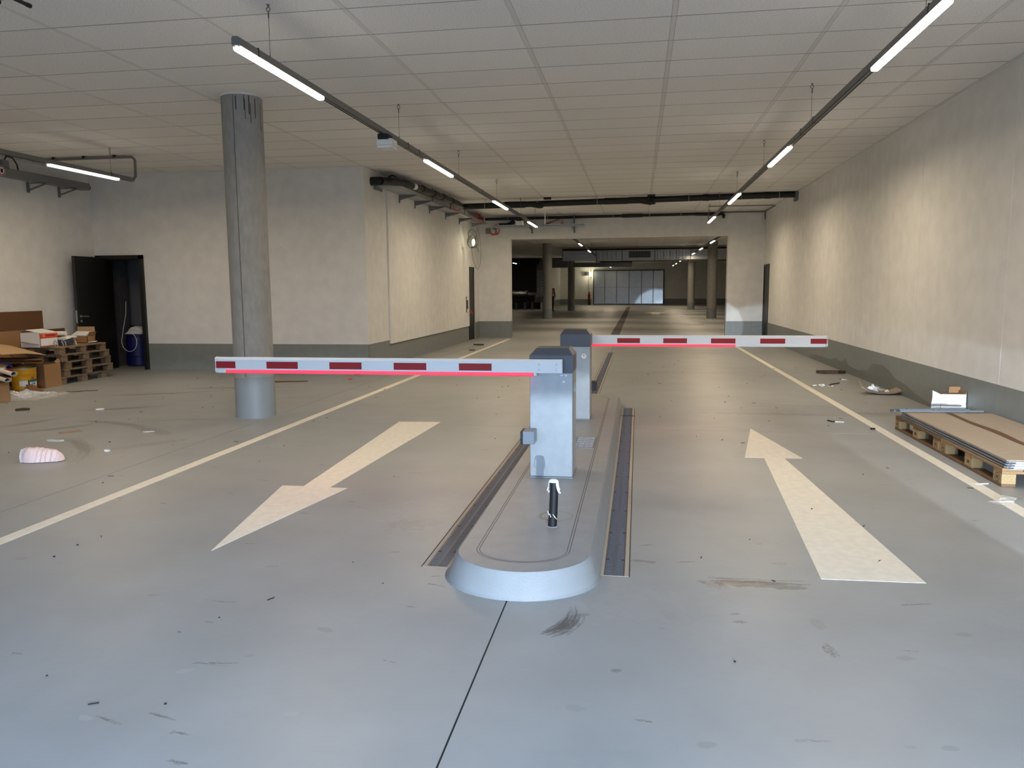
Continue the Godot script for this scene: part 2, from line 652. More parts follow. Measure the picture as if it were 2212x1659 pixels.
# a ragged patch
func patch(x: float, d: float, rx: float, rd: float, turn: float, c: Color, a: float, edge := 0.5, sd := 1, grain := 0.0) -> void:
	var f := FastNoiseLite.new()
	f.seed = sd
	f.frequency = 1.0
	f.fractal_octaves = 4
	var s := SLEN / SN
	var r := maxf(rx, rd) * 1.6
	var m := int(r / s)
	for j in range(-m, m + 1):
		for i in range(-m, m + 1):
			var q := Vector2(i, j) * s
			var p := q.rotated(-turn)
			var w := Vector2(p.x / rx, p.y / rd).length() + f.get_noise_2d(q.x * 9.0, q.y * 9.0) * edge
			if w < 1.0:
				var k := smoothstep(1.0, 0.75, w)
				if grain > 0.0:
					k *= smoothstep(grain - 0.2, grain + 0.2, f.get_noise_2d(q.x * 60.0 + 40.0, q.y * 60.0) * 0.5 + 0.5)
				if k > 0.0:
					blot(x + q.x, d + q.y, c, a * k)

# a bundle of thin scrapes
func scrape(x: float, d: float, turn: float, length: float, width: float, count: int, c: Color, a: float, bend := 0.0) -> void:
	for n in count:
		var off := rng.randfn(0, 0.4) * width
		var t0 := rng.randf_range(-0.5, 0.2)
		var t1 := t0 + rng.randf_range(0.1, 0.6)
		var steps := int(length * (t1 - t0) / SLEN * SN * 1.4) + 2
		var al := a * rng.randf_range(0.3, 1.0)
		for k in steps:
			var u := lerpf(t0, t1, float(k) / steps)
			var p := Vector2(u * length, off + bend * u * u * length).rotated(turn)
			blot(x + p.x, d + p.y, c, al)

func stains() -> ImageTexture:
	stain.resize(SN * SN * 4)
	stain.fill(0)
	var dark := Color(0.30, 0.29, 0.28)
	var beige := Color(0.62, 0.53, 0.46)
	var grey := Color(0.42, 0.42, 0.40)
	# scraped-off paint beside the right arrow, down to the screed
	patch(0.60, 3.96, 0.24, 0.045, 0.03, grey, 0.75, 0.7, 3)
	patch(0.49, 3.965, 0.10, 0.030, 0.0, beige, 0.9, 0.4, 5)
	patch(0.62, 3.97, 0.06, 0.022, 0.0, beige, 0.85, 0.5, 6)
	patch(0.76, 3.94, 0.09, 0.022, 0.15, grey, 0.8, 0.7, 8)
	patch(0.40, 3.93, 0.06, 0.08, 0.3, dark, 0.45, 0.8, 9, 0.55)
	scrape(0.6, 3.99, 0.05, 0.45, 0.05, 40, dark, 0.5)
	# brushed scuffs
	scrape(-0.30, 3.34, 1.15, 0.28, 0.06, 90, dark, 0.55, 0.5)
	patch(-0.315, 3.29, 0.06, 0.05, 0.6, dark, 0.6, 0.9, 12, 0.55)
	patch(-0.25, 3.45, 0.045, 0.022, 0.5, dark, 0.35, 0.6, 13)
	patch(0.805, 3.26, 0.028, 0.075, 0.12, dark, 0.7, 0.5, 14, 0.5)
	patch(0.81, 3.52, 0.035, 0.065, 0.1, grey, 0.30, 0.4, 15, 0.4)
	patch(0.455, 3.575, 0.025, 0.012, 0.3, dark, 0.6, 0.8, 16, 0.45)
	patch(0.465, 3.49, 0.035, 0.014, 0.1, dark, 0.75, 0.8, 17, 0.45)
	patch(-0.065, 2.952, 0.024, 0.016, 0.1, Color(0.38, 0.40, 0.38), 0.7, 0.5, 18)
	patch(0.04, 4.23, 0.065, 0.018, -0.05, grey, 0.6, 0.7, 19)
	patch(0.085, 4.215, 0.03, 0.014, -0.2, dark, 0.4, 0.6, 20)
	patch(0.0, 4.235, 0.035, 0.010, 0.0, grey, 0.5, 0.6, 21)
	# pale worn places near the island
	patch(-1.42, 4.9, 0.22, 0.35, 0.3, Color(0.66, 0.65, 0.64), 0.16, 0.9, 22)
	patch(-1.45, 4.7, 0.12, 0.12, 0.3, dark, 0.20, 0.9, 23, 0.5)
	patch(0.0, 3.62, 0.25, 0.2, 0.3, Color(0.66, 0.67, 0.67), 0.10, 0.9, 24)
	# tyre marks on the bay side and across the right lane
	patch(-4.75, 6.9, 0.42, 0.10, 0.9, grey, 0.35, 0.5, 25)
	patch(-5.15, 7.6, 0.40, 0.10, -0.5, grey, 0.40, 0.4, 26)
	patch(-5.3, 8.3, 0.55, 0.08, 0.35, grey, 0.30, 0.6, 27)
	patch(-4.9, 10.2, 0.7, 0.06, 0.12, grey, 0.25, 0.6, 28)
	for q in [[-6.6, 9.0, 1.0, 0.5, 0.3], [-5.9, 8.0, 1.3, -0.3, -0.35], [-6.3, 7.6, 0.9, 0.9, 0.5], [-5.4, 6.8, 1.2, -0.75, -0.3], [-7.0, 10.4, 1.6, 0.45, 0.1], [-6.2, 11.2, 1.8, 0.2, 0.05], [-6.9, 7.9, 0.7, 1.2, 0.3]]:
		scrape(q[0], q[1], q[3], q[2], 0.09, 170, grey, 0.30, q[4])
		patch(q[0], q[1], q[2] * 0.36, 0.085, q[3], grey, 0.34, 0.7, int(q[0] * -10.0))
	for k in 7:
		patch(2.0 + 0.3 * rng.randf(), 9.5 + 0.13 * k, rng.randf_range(0.5, 0.9), 0.035, rng.randf_range(-0.05, 0.08), dark, 0.30, 0.6, 40 + k)
	patch(3.0, 9.7, 0.6, 0.16, 0.0, dark, 0.28, 0.7, 50)
	patch(1.5, 9.55, 0.8, 0.08, 0.0, dark, 0.22, 0.7, 51)
	# scattered small scuffs
	for k in 240:
		var x := rng.randf_range(-5.2, 3.5)
		var d := 1.9 + pow(rng.randf(), 1.6) * 8.8
		if rng.randf() < 0.6:
			scrape(x, d, rng.randf_range(-0.4, 0.4), rng.randf_range(0.03, 0.16), 0.008, rng.randi_range(2, 7), dark, rng.randf_range(0.2, 0.55))
		else:
			var r := rng.randf_range(0.006, 0.03)
			patch(x, d, r * 1.5, r * 0.8, rng.randf_range(-0.5, 0.5), grey if rng.randf() < 0.7 else Color(0.66, 0.66, 0.66), rng.randf_range(0.15, 0.35), 0.7, 60 + k)
	return ImageTexture.create_from_image(Image.create_from_data(SN, SN, false, Image.FORMAT_RGBA8, stain))

const CEIL := 3.69
const LINES := [-10.3, -9.95, -8.67, -7.39, -6.11, -4.88, -3.50, -2.31, -1.02, 0.26, 1.56, 2.83, 3.61]

func shell() -> void:
	# floor of separate slabs with open joints
	M.floor_paint.detail_enabled = true
	M.floor_paint.detail_albedo = stains()
	M.floor_paint.detail_uv_layer = BaseMaterial3D.DETAIL_UV_2
	M.floor_paint.detail_blend_mode = BaseMaterial3D.BLEND_MODE_MIX
	var fl := struct("floor", null, null, "grey painted concrete floor of the garage lane and side bay")
	for r in [[-10.3, -4.3, -1.4, 8.35], [-10.3, -4.3, 8.35, 13.72], [-4.3, -0.61, -1.4, 8.35], [-0.61, 3.61, -1.4, 8.35], [-4.3, -0.61, 8.35, 24.2], [-0.61, 3.61, 8.35, 14.2], [-0.61, 3.61, 14.2, 24.2], [-5.2, -4.3, 13.72, 24.2]]:
		part("slab", slab(r[0], r[1], r[2], r[3]), M.floor_paint, fl)
	part("joint_filler", MB.new().box(V(-10.3, -0.3, -1.4), V(3.61, -0.11, 24.2)), M.floor_joint, fl)
	for r in [[-10.3, 3.61, 8.35, 0], [-0.61, 0, -1.4, 3.62], [-4.3, 0, -1.4, 13.72], [-0.61, 3.61, 14.2, 0]]:
		pass
	part("joint_filler", MB.new().box(V(-10.3, -0.11, 8.344), V(-1.15, -0.005, 8.356)).box(V(-0.02, -0.11, 8.344), V(3.61, -0.005, 8.356)).box(V(-0.616, -0.11, -1.4), V(-0.604, -0.004, 3.62)).box(V(-4.306, -0.11, -1.4), V(-4.294, -0.005, 24.0)).box(V(-0.53, -0.11, 14.194), V(3.61, -0.005, 14.206)).box(V(-0.616, -0.11, 18.4), V(-0.604, -0.004, 24.0)), M.floor_joint, fl)
	# right wall of tall panels with filled joints
	var wr := struct("wall_right", null, null, "white painted wall of tall panels along the right lane")
	var edges := [-1.4, 1.0, 3.5, 6.02, 8.52, 11.04, 13.54, 16.05, 18.45, 20.6, 22.9]
	for i in edges.size() - 1:
		part("wall_panel", MB.new().box(V(3.61, 0, edges[i] + 0.004), V(3.86, 3.8, edges[i + 1] - 0.004), 0.004), M.wall_paint, wr)
		part("joint_filler", MB.new().box(V(3.614, 0, edges[i + 1] - 0.006), V(3.7, 3.8, edges[i + 1] + 0.006)), M.white_plastic, wr)
	part("wall_panel", MB.new().box(V(3.61, 2.14, 22.9), V(3.86, 3.8, 23.86)).box(V(3.61, 0, 23.86), V(3.86, 3.8, 24.2)), M.wall_paint, wr)
	var br := struct("baseboard_right", MB.new().box(V(3.606, 0, -1.4), V(3.612, 0.5, 22.9)), M.band_grey, "grey painted band along the foot of the right wall")
	var damp := PackedVector2Array()
	for q in [[17.5, 0.0], [17.0, 0.10], [16.2, 0.13], [15.6, 0.12], [15.1, 0.20], [14.75, 0.15], [14.4, 0.25], [14.2, 0.14], [13.6, 0.12], [13.1, 0.17], [12.8, 0.31], [12.3, 0.33], [11.9, 0.27], [11.75, 0.20], [11.3, 0.17], [10.9, 0.10], [10.4, 0.05], [9.8, 0.0]]:
		damp.append(Vector2(q[0], q[1]))
	var b := MB.new()
	b.xf = Transform3D(Basis(Vector3(0, 0, -1), Vector3(-1, 0, 0), Vector3(0, 1, 0)), Vector3(3.606, 0, 0))
	part("damp_patch", b.prism(damp, 0.0, 0.001), M.band_damp, br)
	# left lane wall, with cladding that stops above the band
	var wl := struct("wall_left", null, null, "white painted wall along the left lane, with a raised cladding panel")
	part("wall_panel", MB.new().box(V(-5.2, 0, 13.72), V(-4.87, 3.8, 22.35)).box(V(-5.2, 2.14, 22.35), V(-4.87, 3.8, 23.25)).box(V(-5.2, 0, 23.25), V(-4.87, 3.8, 24.2)), M.wall_paint, wl)
	part("cladding", MB.new().box(V(-4.87, 0.425, 14.95), V(-4.835, CEIL, 22.33), 0.004), M.wall_paint, wl)
	struct("baseboard_left", MB.new().box(V(-4.87, 0, 13.715), V(-4.866, 0.5, 14.95)).box(V(-4.87, 0, 14.95), V(-4.866, 0.43, 22.33)).box(V(-4.87, 0, 23.25), V(-4.866, 0.5, 23.9)), M.band_grey, "grey painted band along the foot of the left lane wall")
	# bay: back wall with the door opening, left wall, entrance side
	struct("wall_back", MB.new().box(V(-10.3, 0, 13.72), V(-10.256, 3.8, 13.97)).box(V(-10.256, 2.18, 13.72), V(-9.28, 3.8, 13.97)).box(V(-9.28, 0, 13.72), V(-5.2, 3.8, 13.97)), M.wall_paint, "white painted back wall of the side bay behind the round column")
	struct("baseboard_back", MB.new().box(V(-9.28, 0, 13.715), V(-4.866, 0.5, 13.72)), M.band_grey, "grey painted band along the foot of the bay's back wall")
	struct("wall_bay", MB.new().box(V(-10.55, 0, -1.4), V(-10.3, 3.8, 13.97)), M.wall_paint, "white painted wall of the side bay, behind the cardboard")
	struct("wall_entrance", MB.new().box(V(-10.55, 0, -0.65), V(-4.6, 3.8, -0.4)).box(V(-4.6, 2.45, -0.65), V(3.1, 3.8, -0.4)).box(V(3.1, 0, -0.65), V(3.86, 3.8, -0.4)), M.wall_paint)  # out of view; opening set low and close to shape the daylight falloff
	struct("ground_outside", MB.new().box(V(-60, -0.3, -60), V(60, -0.02, -1.4)), M.ground_outside)
	# end wall with the wide opening to the far hall
	struct("wall_end", MB.new().box(V(-4.87, 0, 23.9), V(-3.88, 3.8, 24.2)).box(V(2.575, 0, 23.9), V(3.61, 3.8, 24.2)).box(V(-3.88, 2.99, 23.9), V(2.575, 3.8, 24.2)), M.wall_paint, "white wall at the end of the lanes with a wide opening")
	var be := struct("baseboard_end", null, null, "grey painted band at the foot of the end wall pillars")
	part("painted_band", MB.new().box(V(-4.866, 0, 23.895), V(-3.876, 0.5, 24.2)), M.band_grey, be)
	part("painted_band", MB.new().box(V(2.571, 0, 23.895), V(3.61, 0.5, 24.2)), M.band_grey, be)
	part("corner_guard", MB.new().box(V(2.555, 0, 23.88), V(2.575, 1.15, 23.93)), M.galvanised_dull, be)
	# ceiling: lay-in tiles between wide profiles
	var ce := struct("ceiling", null, null, "suspended ceiling of pale rectangular tiles over lanes and bay")
	part("ceiling_deck", MB.new().box(V(-10.55, 3.712, -1.4), V(3.86, 4.0, 24.2)), M.ceiling_gap, ce)
	var tints := [M.ceiling_tile]
	for k in [0.992, 0.984]:
		var m: StandardMaterial3D = M.ceiling_tile.duplicate()
		m.albedo_color = Color(0.965 * k, 0.955 * k, 0.94 * k)
		tints.append(m)
	var rest := MB.new()
	var cache := {}
	for i in LINES.size() - 1:
		var x0: float = LINES[i]
		var x1: float = LINES[i + 1]
		var last := 13.72 if x1 < -4.5 else 23.9
		var w := x1 - x0 - 0.044
		for k in range(-11, 29):
			var d0 := 6.16 + 0.636 * k
			var d1 := minf(d0 + 0.636, last)
			d0 = maxf(d0, -1.1)
			if d1 - d0 < 0.05:
				continue
			var drop := rng.randf_range(0.0, 0.0015)
			if d0 > 4.7 and d0 < 15.0:
				var key := "%.3f %.3f %d" % [w, d1 - d0, rng.randi_range(0, 2)]
				if not cache.has(key):
					cache[key] = MB.new().box(Vector3(-w / 2, 0, -(d1 - d0) / 2 + 0.006), Vector3(w / 2, 0.018, (d1 - d0) / 2 - 0.006), 0.002).mesh(tints[int(key.right(1))])
				piece("ceiling_tile", cache[key], ce, V((x0 + x1) / 2, CEIL - drop, (d0 + d1) / 2))
			else:
				rest.box(V(x0 + 0.022, CEIL - drop, d0 + 0.006), V(x1 - 0.022, CEIL + 0.018, d1 - 0.006))
	var ro := part("ceiling_tile_field", rest, M.ceiling_tile, ce)
	ro.set_meta("kind", "stuff")
	for i in LINES.size():
		var x: float = LINES[i]
		var last := 13.72 if x < -4.9 else 23.9
		part("ceiling_profile", MB.new().box(V(x - 0.0205, CEIL - 0.001, -1.1), V(x + 0.0205, CEIL + 0.02, last), 0.002), M.ceiling_profile, ce)
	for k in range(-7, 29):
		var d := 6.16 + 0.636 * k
		part("shade_cross_bar", MB.new().box(V(-4.88 if d > 13.7 else -10.3, CEIL - 0.0015, d - 0.0055), V(3.6, CEIL + 0.015, d + 0.0055)), M.shade_cross_bar, ce)  # flush bars coloured dark in place of the shadow line between tiles
	part("edge_profile", MB.new().box(V(3.575, CEIL - 0.012, -1.1), V(3.61, CEIL + 0.01, 23.9)).box(V(-10.3, CEIL - 0.008, 13.70), V(-4.87, CEIL + 0.01, 13.72)).box(V(-4.87, CEIL - 0.008, 13.7), V(-4.835, CEIL + 0.01, 23.9)).box(V(-4.87, CEIL - 0.008, 23.88), V(3.61, CEIL + 0.01, 23.9)), M.ceiling_profile, ce)

func flat_poly(pts: Array) -> PackedVector2Array:
	var p := PackedVector2Array()
	for q in pts:
		p.append(Vector2(q[0], -q[1]))
	return p

func lane_markings() -> void:
	solo("lane_line", MB.new().prism(flat_poly([[-0.05, -0.8], [0.05, -0.8], [0.05, 23.1], [-0.05, 23.1]]), 0.0, 0.002), M.line_paint, "long white painted line between the left lane and the round column", "floor marking", V(-3.80, 0, 0))
	solo("lane_line", MB.new().prism(flat_poly([[0.02, -0.8], [0.12, -0.8], [0.02, 23.1], [-0.08, 23.1]]), 0.0, 0.002), M.line_paint, "long white painted line along the right lane beside the wooden pallets", "floor marking", V(2.50, 0, 0))
	solo("floor_arrow", MB.new().prism(flat_poly([[0, 4.055], [0.262, 5.535], [0.122, 5.54], [0.235, 8.52], [-0.245, 8.49], [-0.095, 5.548], [-0.268, 5.547]]), 0.0, 0.002), M.line_paint, "white arrow painted on the left lane with its head pointing out towards the viewer", "floor marking", V(-2.43, 0, 0))
	solo("floor_arrow", MB.new().prism(flat_poly([[0, 8.515], [-0.25, 7.03], [-0.085, 7.035], [-0.25, 4.085], [0.262, 4.10], [0.088, 7.045], [0.245, 7.06]]), 0.0, 0.002), M.line_paint, "white arrow painted on the right lane with its head pointing into the garage", "floor marking", V(1.20, 0, 0))
	solo("floor_arrow", MB.new().prism(flat_poly([[0, 46.6], [0.5, 48.5], [0.22, 48.5], [0.22, 51.0], [-0.22, 51.0], [-0.22, 48.5], [-0.5, 48.5]]), 0.0, 0.002), M.line_paint, "small faint white arrow on the far hall floor left of the gutter", "floor marking", V(-2.35, 0, 0))
	solo("floor_arrow", MB.new().prism(flat_poly([[0, 49.3], [0.6, 47.2], [0.24, 47.2], [0.24, 44.6], [-0.24, 44.6], [-0.24, 47.2], [-0.6, 47.2]]), 0.0, 0.002), M.line_paint, "small faint white arrow on the far hall floor right of the gutter", "floor marking", V(1.0, 0, 0))

# outline of a long island with elliptic ends
func stadium(x0: float, x1: float, d0: float, d1: float, deep: float, seg := 20) -> PackedVector2Array:
	var p := PackedVector2Array()
	var cx := (x0 + x1) / 2
	var r := (x1 - x0) / 2
	for k in seg + 1:
		var a := PI * k / seg
		p.append(Vector2(cx - r * cos(a), -(d0 + deep - deep * sin(a))))
	for k in seg + 1:
		var a := PI * k / seg
		p.append(Vector2(cx + r * cos(a), -(d1 - deep + deep * sin(a))))
	return p

func island() -> void:
	var t := thing("traffic_island", "long grey painted concrete island with rounded ends between the two lanes", "traffic island")
	var low := stadium(-0.985, -0.185, 3.60, 10.3, 0.36)
	var mid := stadium(-0.945, -0.215, 3.635, 10.26, 0.33)
	var top := stadium(-0.930, -0.230, 3.65, 10.245, 0.32)
	var b := MB.new().prism(low, 0.0, 0.108, mid, true)
	b.prism(mid, 0.108, 0.12, top, true)
	part("island_body", b, M.island_paint, t)
	# skirt of mortar where the island meets the floor
	part("mortar_fillet", MB.new().prism(stadium(-1.0, -0.17, 3.575, 10.3, 0.37), 0.0, 0.006, stadium(-0.98, -0.19, 3.605, 10.29, 0.36), true), M.island_paint, t)
	# double joint line of the inset slab
	var g0 := stadium(-0.838, -0.338, 3.78, 10.0, 0.20)
	var g1 := stadium(-0.8335, -0.3425, 3.7845, 9.995, 0.195)
	var g2 := stadium(-0.824, -0.352, 3.794, 9.985, 0.19)
	var g3 := stadium(-0.8195, -0.3565, 3.7985, 9.98, 0.185)
	var j := MB.new()
	for pr in [[g0, g1], [g2, g3]]:
		for k in g0.size():
			var n2 := (k + 1) % g0.size()
			var a: Vector2 = pr[0][k]
			var c: Vector2 = pr[0][n2]
			var d: Vector2 = pr[1][n2]
			var f: Vector2 = pr[1][k]
			j.quad(Vector3(a.x, 0.1206, a.y), Vector3(c.x, 0.1206, c.y), Vector3(d.x, 0.1206, d.y), Vector3(f.x, 0.1206, f.y), Vector3.UP)
	part("joint_line", j, M.joint_grey, t)
	# steel cover between the two cabinets
	var mh := thing("inspection_cover", "square steel mesh cover set in the island between the two cabinets", "cover", V(-0.455, 0.12, 6.93))
	var c2 := MB.new().box(Vector3(-0.095, 0, -0.26), Vector3(-0.08, 0.004, 0.26)).box(Vector3(0.08, 0, -0.26), Vector3(0.095, 0.004, 0.26)).box(Vector3(-0.08, 0, -0.26), Vector3(0.08, 0.004, -0.245)).box(Vector3(-0.08, 0, 0.245), Vector3(0.08, 0.004, 0.26))
	part("cover_frame", c2, M.galvanised_dull, mh)
	part("cover_plate", MB.new().box(Vector3(-0.08, 0, -0.245), Vector3(0.08, 0.002, 0.245)), M.grate_steel, mh)
	var bars := MB.new()
	for k in 12:
		bars.box(Vector3(-0.08, 0.001, -0.235 + k * 0.042), Vector3(0.08, 0.004, -0.225 + k * 0.042))
	for k in 6:
		bars.box(Vector3(-0.072 + k * 0.028, 0.001, -0.245), Vector3(-0.066 + k * 0.028, 0.0042, 0.245))
	part("cover_ribs", bars, M.galvanised, mh)

func drain(x0: float, x1: float, d0: float, d1: float, label: String, n: int) -> void:
	var t := thing("drainage_channel", label, "drain", V((x0 + x1) / 2, 0, d0))
	var w := (x1 - x0) / 2
	var len_ := d1 - d0
	var fr := MB.new()
	for s in [-1.0, 1.0]:
		fr.box(Vector3(s * w, -0.1, 0), Vector3(s * (w - 0.024), 0.002, -len_), 0.002)
	fr.box(Vector3(-w, -0.1, 0), Vector3(w, 0.001, -0.008)).box(Vector3(-w, -0.1, -len_), Vector3(w, 0.001, -len_ + 0.008))
	part("channel_frame", fr, M.resin_frame, t)
	part("frame_gap", MB.new().box(Vector3(-w - 0.005, -0.1, 0.004), Vector3(-w, 0.0015, -len_)).box(Vector3(w, -0.1, 0.004), Vector3(w + 0.005, 0.0015, -len_)), M.floor_joint, t)
	part("channel_trough", MB.new().box(Vector3(-w + 0.02, -0.11, 0), Vector3(w - 0.02, -0.06, -len_)), M.drain_dark, t)
	var sec := (len_ - 0.016) / n
	var g := MB.new()
	var h := w - 0.026
	for x in [[-h, -h + 0.008], [-0.006, 0.006], [h - 0.008, h]]:
		g.box(Vector3(x[0], -0.02, 0), Vector3(x[1], 0.0, -sec + 0.003))
	var bars := int(sec / 0.0165)
	for k in bars + 1:
		var z := -k * (sec - 0.011) / bars
		g.box(Vector3(-h + 0.008, -0.018, z), Vector3(-0.006, -0.0005, z - 0.0085))
		g.box(Vector3(0.006, -0.018, z), Vector3(h - 0.008, -0.0005, z - 0.0085))
	var gm := g.mesh(M.grate_steel)
	var mk := MB.new()
	mk.box(Vector3(-0.009, -0.004, -sec * 0.5 - 0.006), Vector3(0.009, 0.0012, -sec * 0.5 + 0.006))
	var mm := mk.mesh(M.grate_mark)
	for k in n:
		var gp := piece("grate", gm, t, Vector3(0, 0, -0.008 - k * sec))
		piece("lock_slot", mm, gp, Vector3(-h + 0.009, 0, 0))
		piece("lock_slot", mm, gp, Vector3(h - 0.009, 0, 0))

func drains() -> void:
	drain(-1.145, -0.985, 3.98, 9.83, "slotted steel floor drain running along the island on its left-arrow lane side", 12)
	drain(-0.185, -0.03, 3.98, 9.83, "slotted steel floor drain running along the island on its right-arrow lane side", 12)
	drain(-0.69, -0.535, 11.05, 18.4, "slotted floor drain on the lane axis behind the second barrier cabinet", 15)
	var t := thing("gutter_strip", "long dark gutter strip on the far hall's floor axis, leading to the folding gate", "gutter", V(-0.72, 0, 25.5))
	part("gutter_channel", MB.new().box(Vector3(-0.14, -0.01, 0), Vector3(0.14, 0.003, -37.5)), M.concrete_dark, t)
	part("gutter_edge", MB.new().box(Vector3(-0.16, -0.01, 0), Vector3(-0.14, 0.006, -37.5)).box(Vector3(0.14, -0.01, 0), Vector3(0.16, 0.006, -37.5)), M.resin_frame, t)
	# small white twig lying across the drain
	var c := thing("cable_offcut", "short white cable offcut lying across the far end of the right-hand drain", "cable offcut", V(-0.11, 0.006, 9.18))
	part("offcut", MB.new().tube([Vector3(-0.14, 0.012, -0.02), Vector3(-0.10, 0.008, 0.01), Vector3(-0.085, 0.004, 0.02)], 0.008, 6), M.paper_white, c)
	part("offcut_core", MB.new().tube([Vector3(-0.085, 0.004, 0.02), Vector3(0.0, 0.003, 0.03), Vector3(0.09, 0.004, 0.02)], 0.003, 6), M.black_plastic, c)

# ---------------------------------------------------------------- the far hall seen through the opening
func far_hall() -> void:
	struct("floor_far", MB.new().box(V(-14, -0.12, 24.2), V(10, 0, 72.2)), M.floor_paint, "grey floor of the far hall")
	struct("wall_far", MB.new().box(V(-14, 0, 72), V(10, 4, 72.3)), M.wall_paint, "white far wall with the folding gate")
	struct("baseboard_far", MB.new().box(V(-7.05, 0, 71.985), V(-4.2, 0.5, 72)).box(V(2.3, 0, 71.985), V(10, 0.5, 72)).box(V(-7.05, 0, 57), V(-7.03, 0.5, 72)), M.band_grey, "grey painted band along the foot of the far walls")
	struct("wall_side", MB.new().box(V(-7.3, 0, 57), V(-7.05, 4, 72)), M.wall_paint)
	struct("wall_unlit_zone", MB.new().box(V(-14, 0, 57), V(-7.05, 4, 57.3)), M.unlit_zone_dark, "dark sheet standing in for the unlit zone behind the ventilation silencer")  # sheet coloured dark in place of an unlit opening
	struct("wall_side_right", MB.new().box(V(10, 0, 24.2), V(10.3, 4, 72)), M.wall_paint)
	struct("wall_side_left", MB.new().box(V(-14.3, 0, 24.2), V(-14, 4, 72)), M.wall_paint)
	struct("wall_behind_left", MB.new().box(V(-14, 0, 24.0), V(-5.2, 4, 24.2)), M.wall_paint)
	struct("wall_behind_right", MB.new().box(V(3.86, 0, 24.0), V(10, 4, 24.2)), M.wall_paint)
	var ce := struct("ceiling_far", MB.new().box(V(-14, 3.70, 24.2), V(10, 4, 72)), M.ceiling_profile, "tiled ceiling of the far hall")
	var b := MB.new()
	for i in 19:
		for k in 75:
			var x := -14.0 + i * 1.265
			var d := 24.22 + k * 0.637
			b.box(V(x + 0.02, 3.69, d + 0.006), V(x + 1.245, 3.699, d + 0.631))
	var q := part("ceiling_tiles", b, M.ceiling_tile, ce)
	q.set_meta("kind", "stuff")
	# folding gate of six tall panels
	var g := thing("folding_gate", "wide grey metal folding gate of six tall panels in the far wall", "gate", V(0, 0, 71.9))
	var xs := [-4.0, -2.99, -1.93, -0.82, 0.29, 1.32, 2.23]
	for i in 6:
		var pn := part("gate_leaf", MB.new().box(Vector3(xs[i] + 0.02, 0.06, -0.05), Vector3(xs[i + 1] - 0.02, 3.03, 0.03), 0.015), M.gate_panel, g)
		part("seam", MB.new().box(Vector3(xs[i] + 0.03, 1.545, 0.028), Vector3(xs[i + 1] - 0.03, 1.56, 0.033)), M.gate_seam, pn)
	part("gate_post", MB.new().box(Vector3(-4.06, 0, -0.07), Vector3(-4.0, 3.08, 0.04)).box(Vector3(2.23, 0, -0.07), Vector3(2.29, 3.08, 0.04)).box(Vector3(-4.06, 3.03, -0.07), Vector3(2.29, 3.1, 0.02)), M.gate_seam, g)
	part("gate_seal", MB.new().box(Vector3(-4.0, 0, -0.04), Vector3(2.23, 0.06, 0.02)), M.rubber_black, g)
	# columns
	for c in [[-4.44, 38.75, "round concrete column in the far hall, just inside the opening beside the standing person"], [-4.45, 53.0, "round concrete column under the near end of the big air duct, in front of the far wall"], [3.53, 39.3, "round concrete column in the far hall beside the opening's right jamb"], [3.52, 54.3, "dark-looking round concrete column under the duct, between gate and jamb"]]:
		var t := thing("concrete_column", c[2], "column", V(c[0], 0, c[1]))
		part("shaft", MB.new().lathe([Vector2(0.235, 0.5), Vector2(0.235, 3.69)], 28), M.concrete, t)
		part("plinth", MB.new().lathe([Vector2(0.239, 0.0), Vector2(0.239, 0.5), Vector2(0.235, 0.502)], 28), M.plinth_grey, t)
	# big rectangular duct across the hall
	var du := thing("air_duct", "large galvanised rectangular air duct hung across the far hall with a grille", "duct", V(0, 0, 43))
	var cuts := [-4.1, -2.25, -0.88, 0.86, 2.72, 5.6, 9.9]
	for i in 6:
		var s := MB.new().box(Vector3(cuts[i] + 0.02, 2.98, -0.8), Vector3(cuts[i + 1] - 0.02, 3.50, 0.0), 0.01)
		if i in [1, 3]:
			for k in 5:
				var x: float = cuts[i] + 0.12 + k * (cuts[i + 1] - cuts[i] - 0.2) / 5.0
				s.box(Vector3(x, 3.0, 0.0), Vector3(x + 0.16, 3.48, 0.05), 0.045)
		part("duct_section", s, M.galvanised, du)
		part("duct_flange", MB.new().box(Vector3(cuts[i] - 0.02, 2.95, -0.83), Vector3(cuts[i] + 0.02, 3.53, 0.03)), M.galvanised_dull, du)
	part("mounting_rail", MB.new().box(Vector3(-4.1, 3.52, -0.1), Vector3(9.9, 3.62, 0.02)).box(Vector3(-2.3, 2.9, -0.02), Vector3(9.9, 2.94, 0.02)), M.black_plastic, du)
	var gr := part("grille", MB.new().box(Vector3(-0.52, 3.11, 0), Vector3(0.62, 3.44, 0.02)), M.black_plastic, du)
	var sl := MB.new()
	for k in 14:
		sl.box(Vector3(-0.50 + k * 0.08, 3.13, 0.02), Vector3(-0.46 + k * 0.08, 3.42, 0.03))
	part("louvre", sl, M.galvanised_dull, gr)
	# flatter ducts further back
	du = thing("air_duct", "low flat galvanised duct behind the big duct, above the folding gate", "duct", V(0, 0, 50))
	part("duct_body", MB.new().box(Vector3(-4.1, 2.83, -0.9), Vector3(-0.41, 3.10, 0), 0.01), M.galvanised_dull, du)
	part("duct_cover", MB.new().box(Vector3(-2.4, 3.10, -0.9), Vector3(-0.41, 3.16, 0.02)), M.black_plastic, du)
	var rb := MB.new()
	for k in 3:
		rb.box(Vector3(-2.0, 2.88 + k * 0.07, 0), Vector3(-0.45, 2.90 + k * 0.07, 0.012))
	part("stiffener", rb, M.galvanised, du)
	du = thing("air_duct", "short pale sheet metal duct between the two columns left of the gate", "duct", V(0, 0, 52))
	part("duct_body", MB.new().box(Vector3(-6.5, 2.86, -0.8), Vector3(-4.6, 3.38, 0), 0.01), M.galvanised_dull, du)
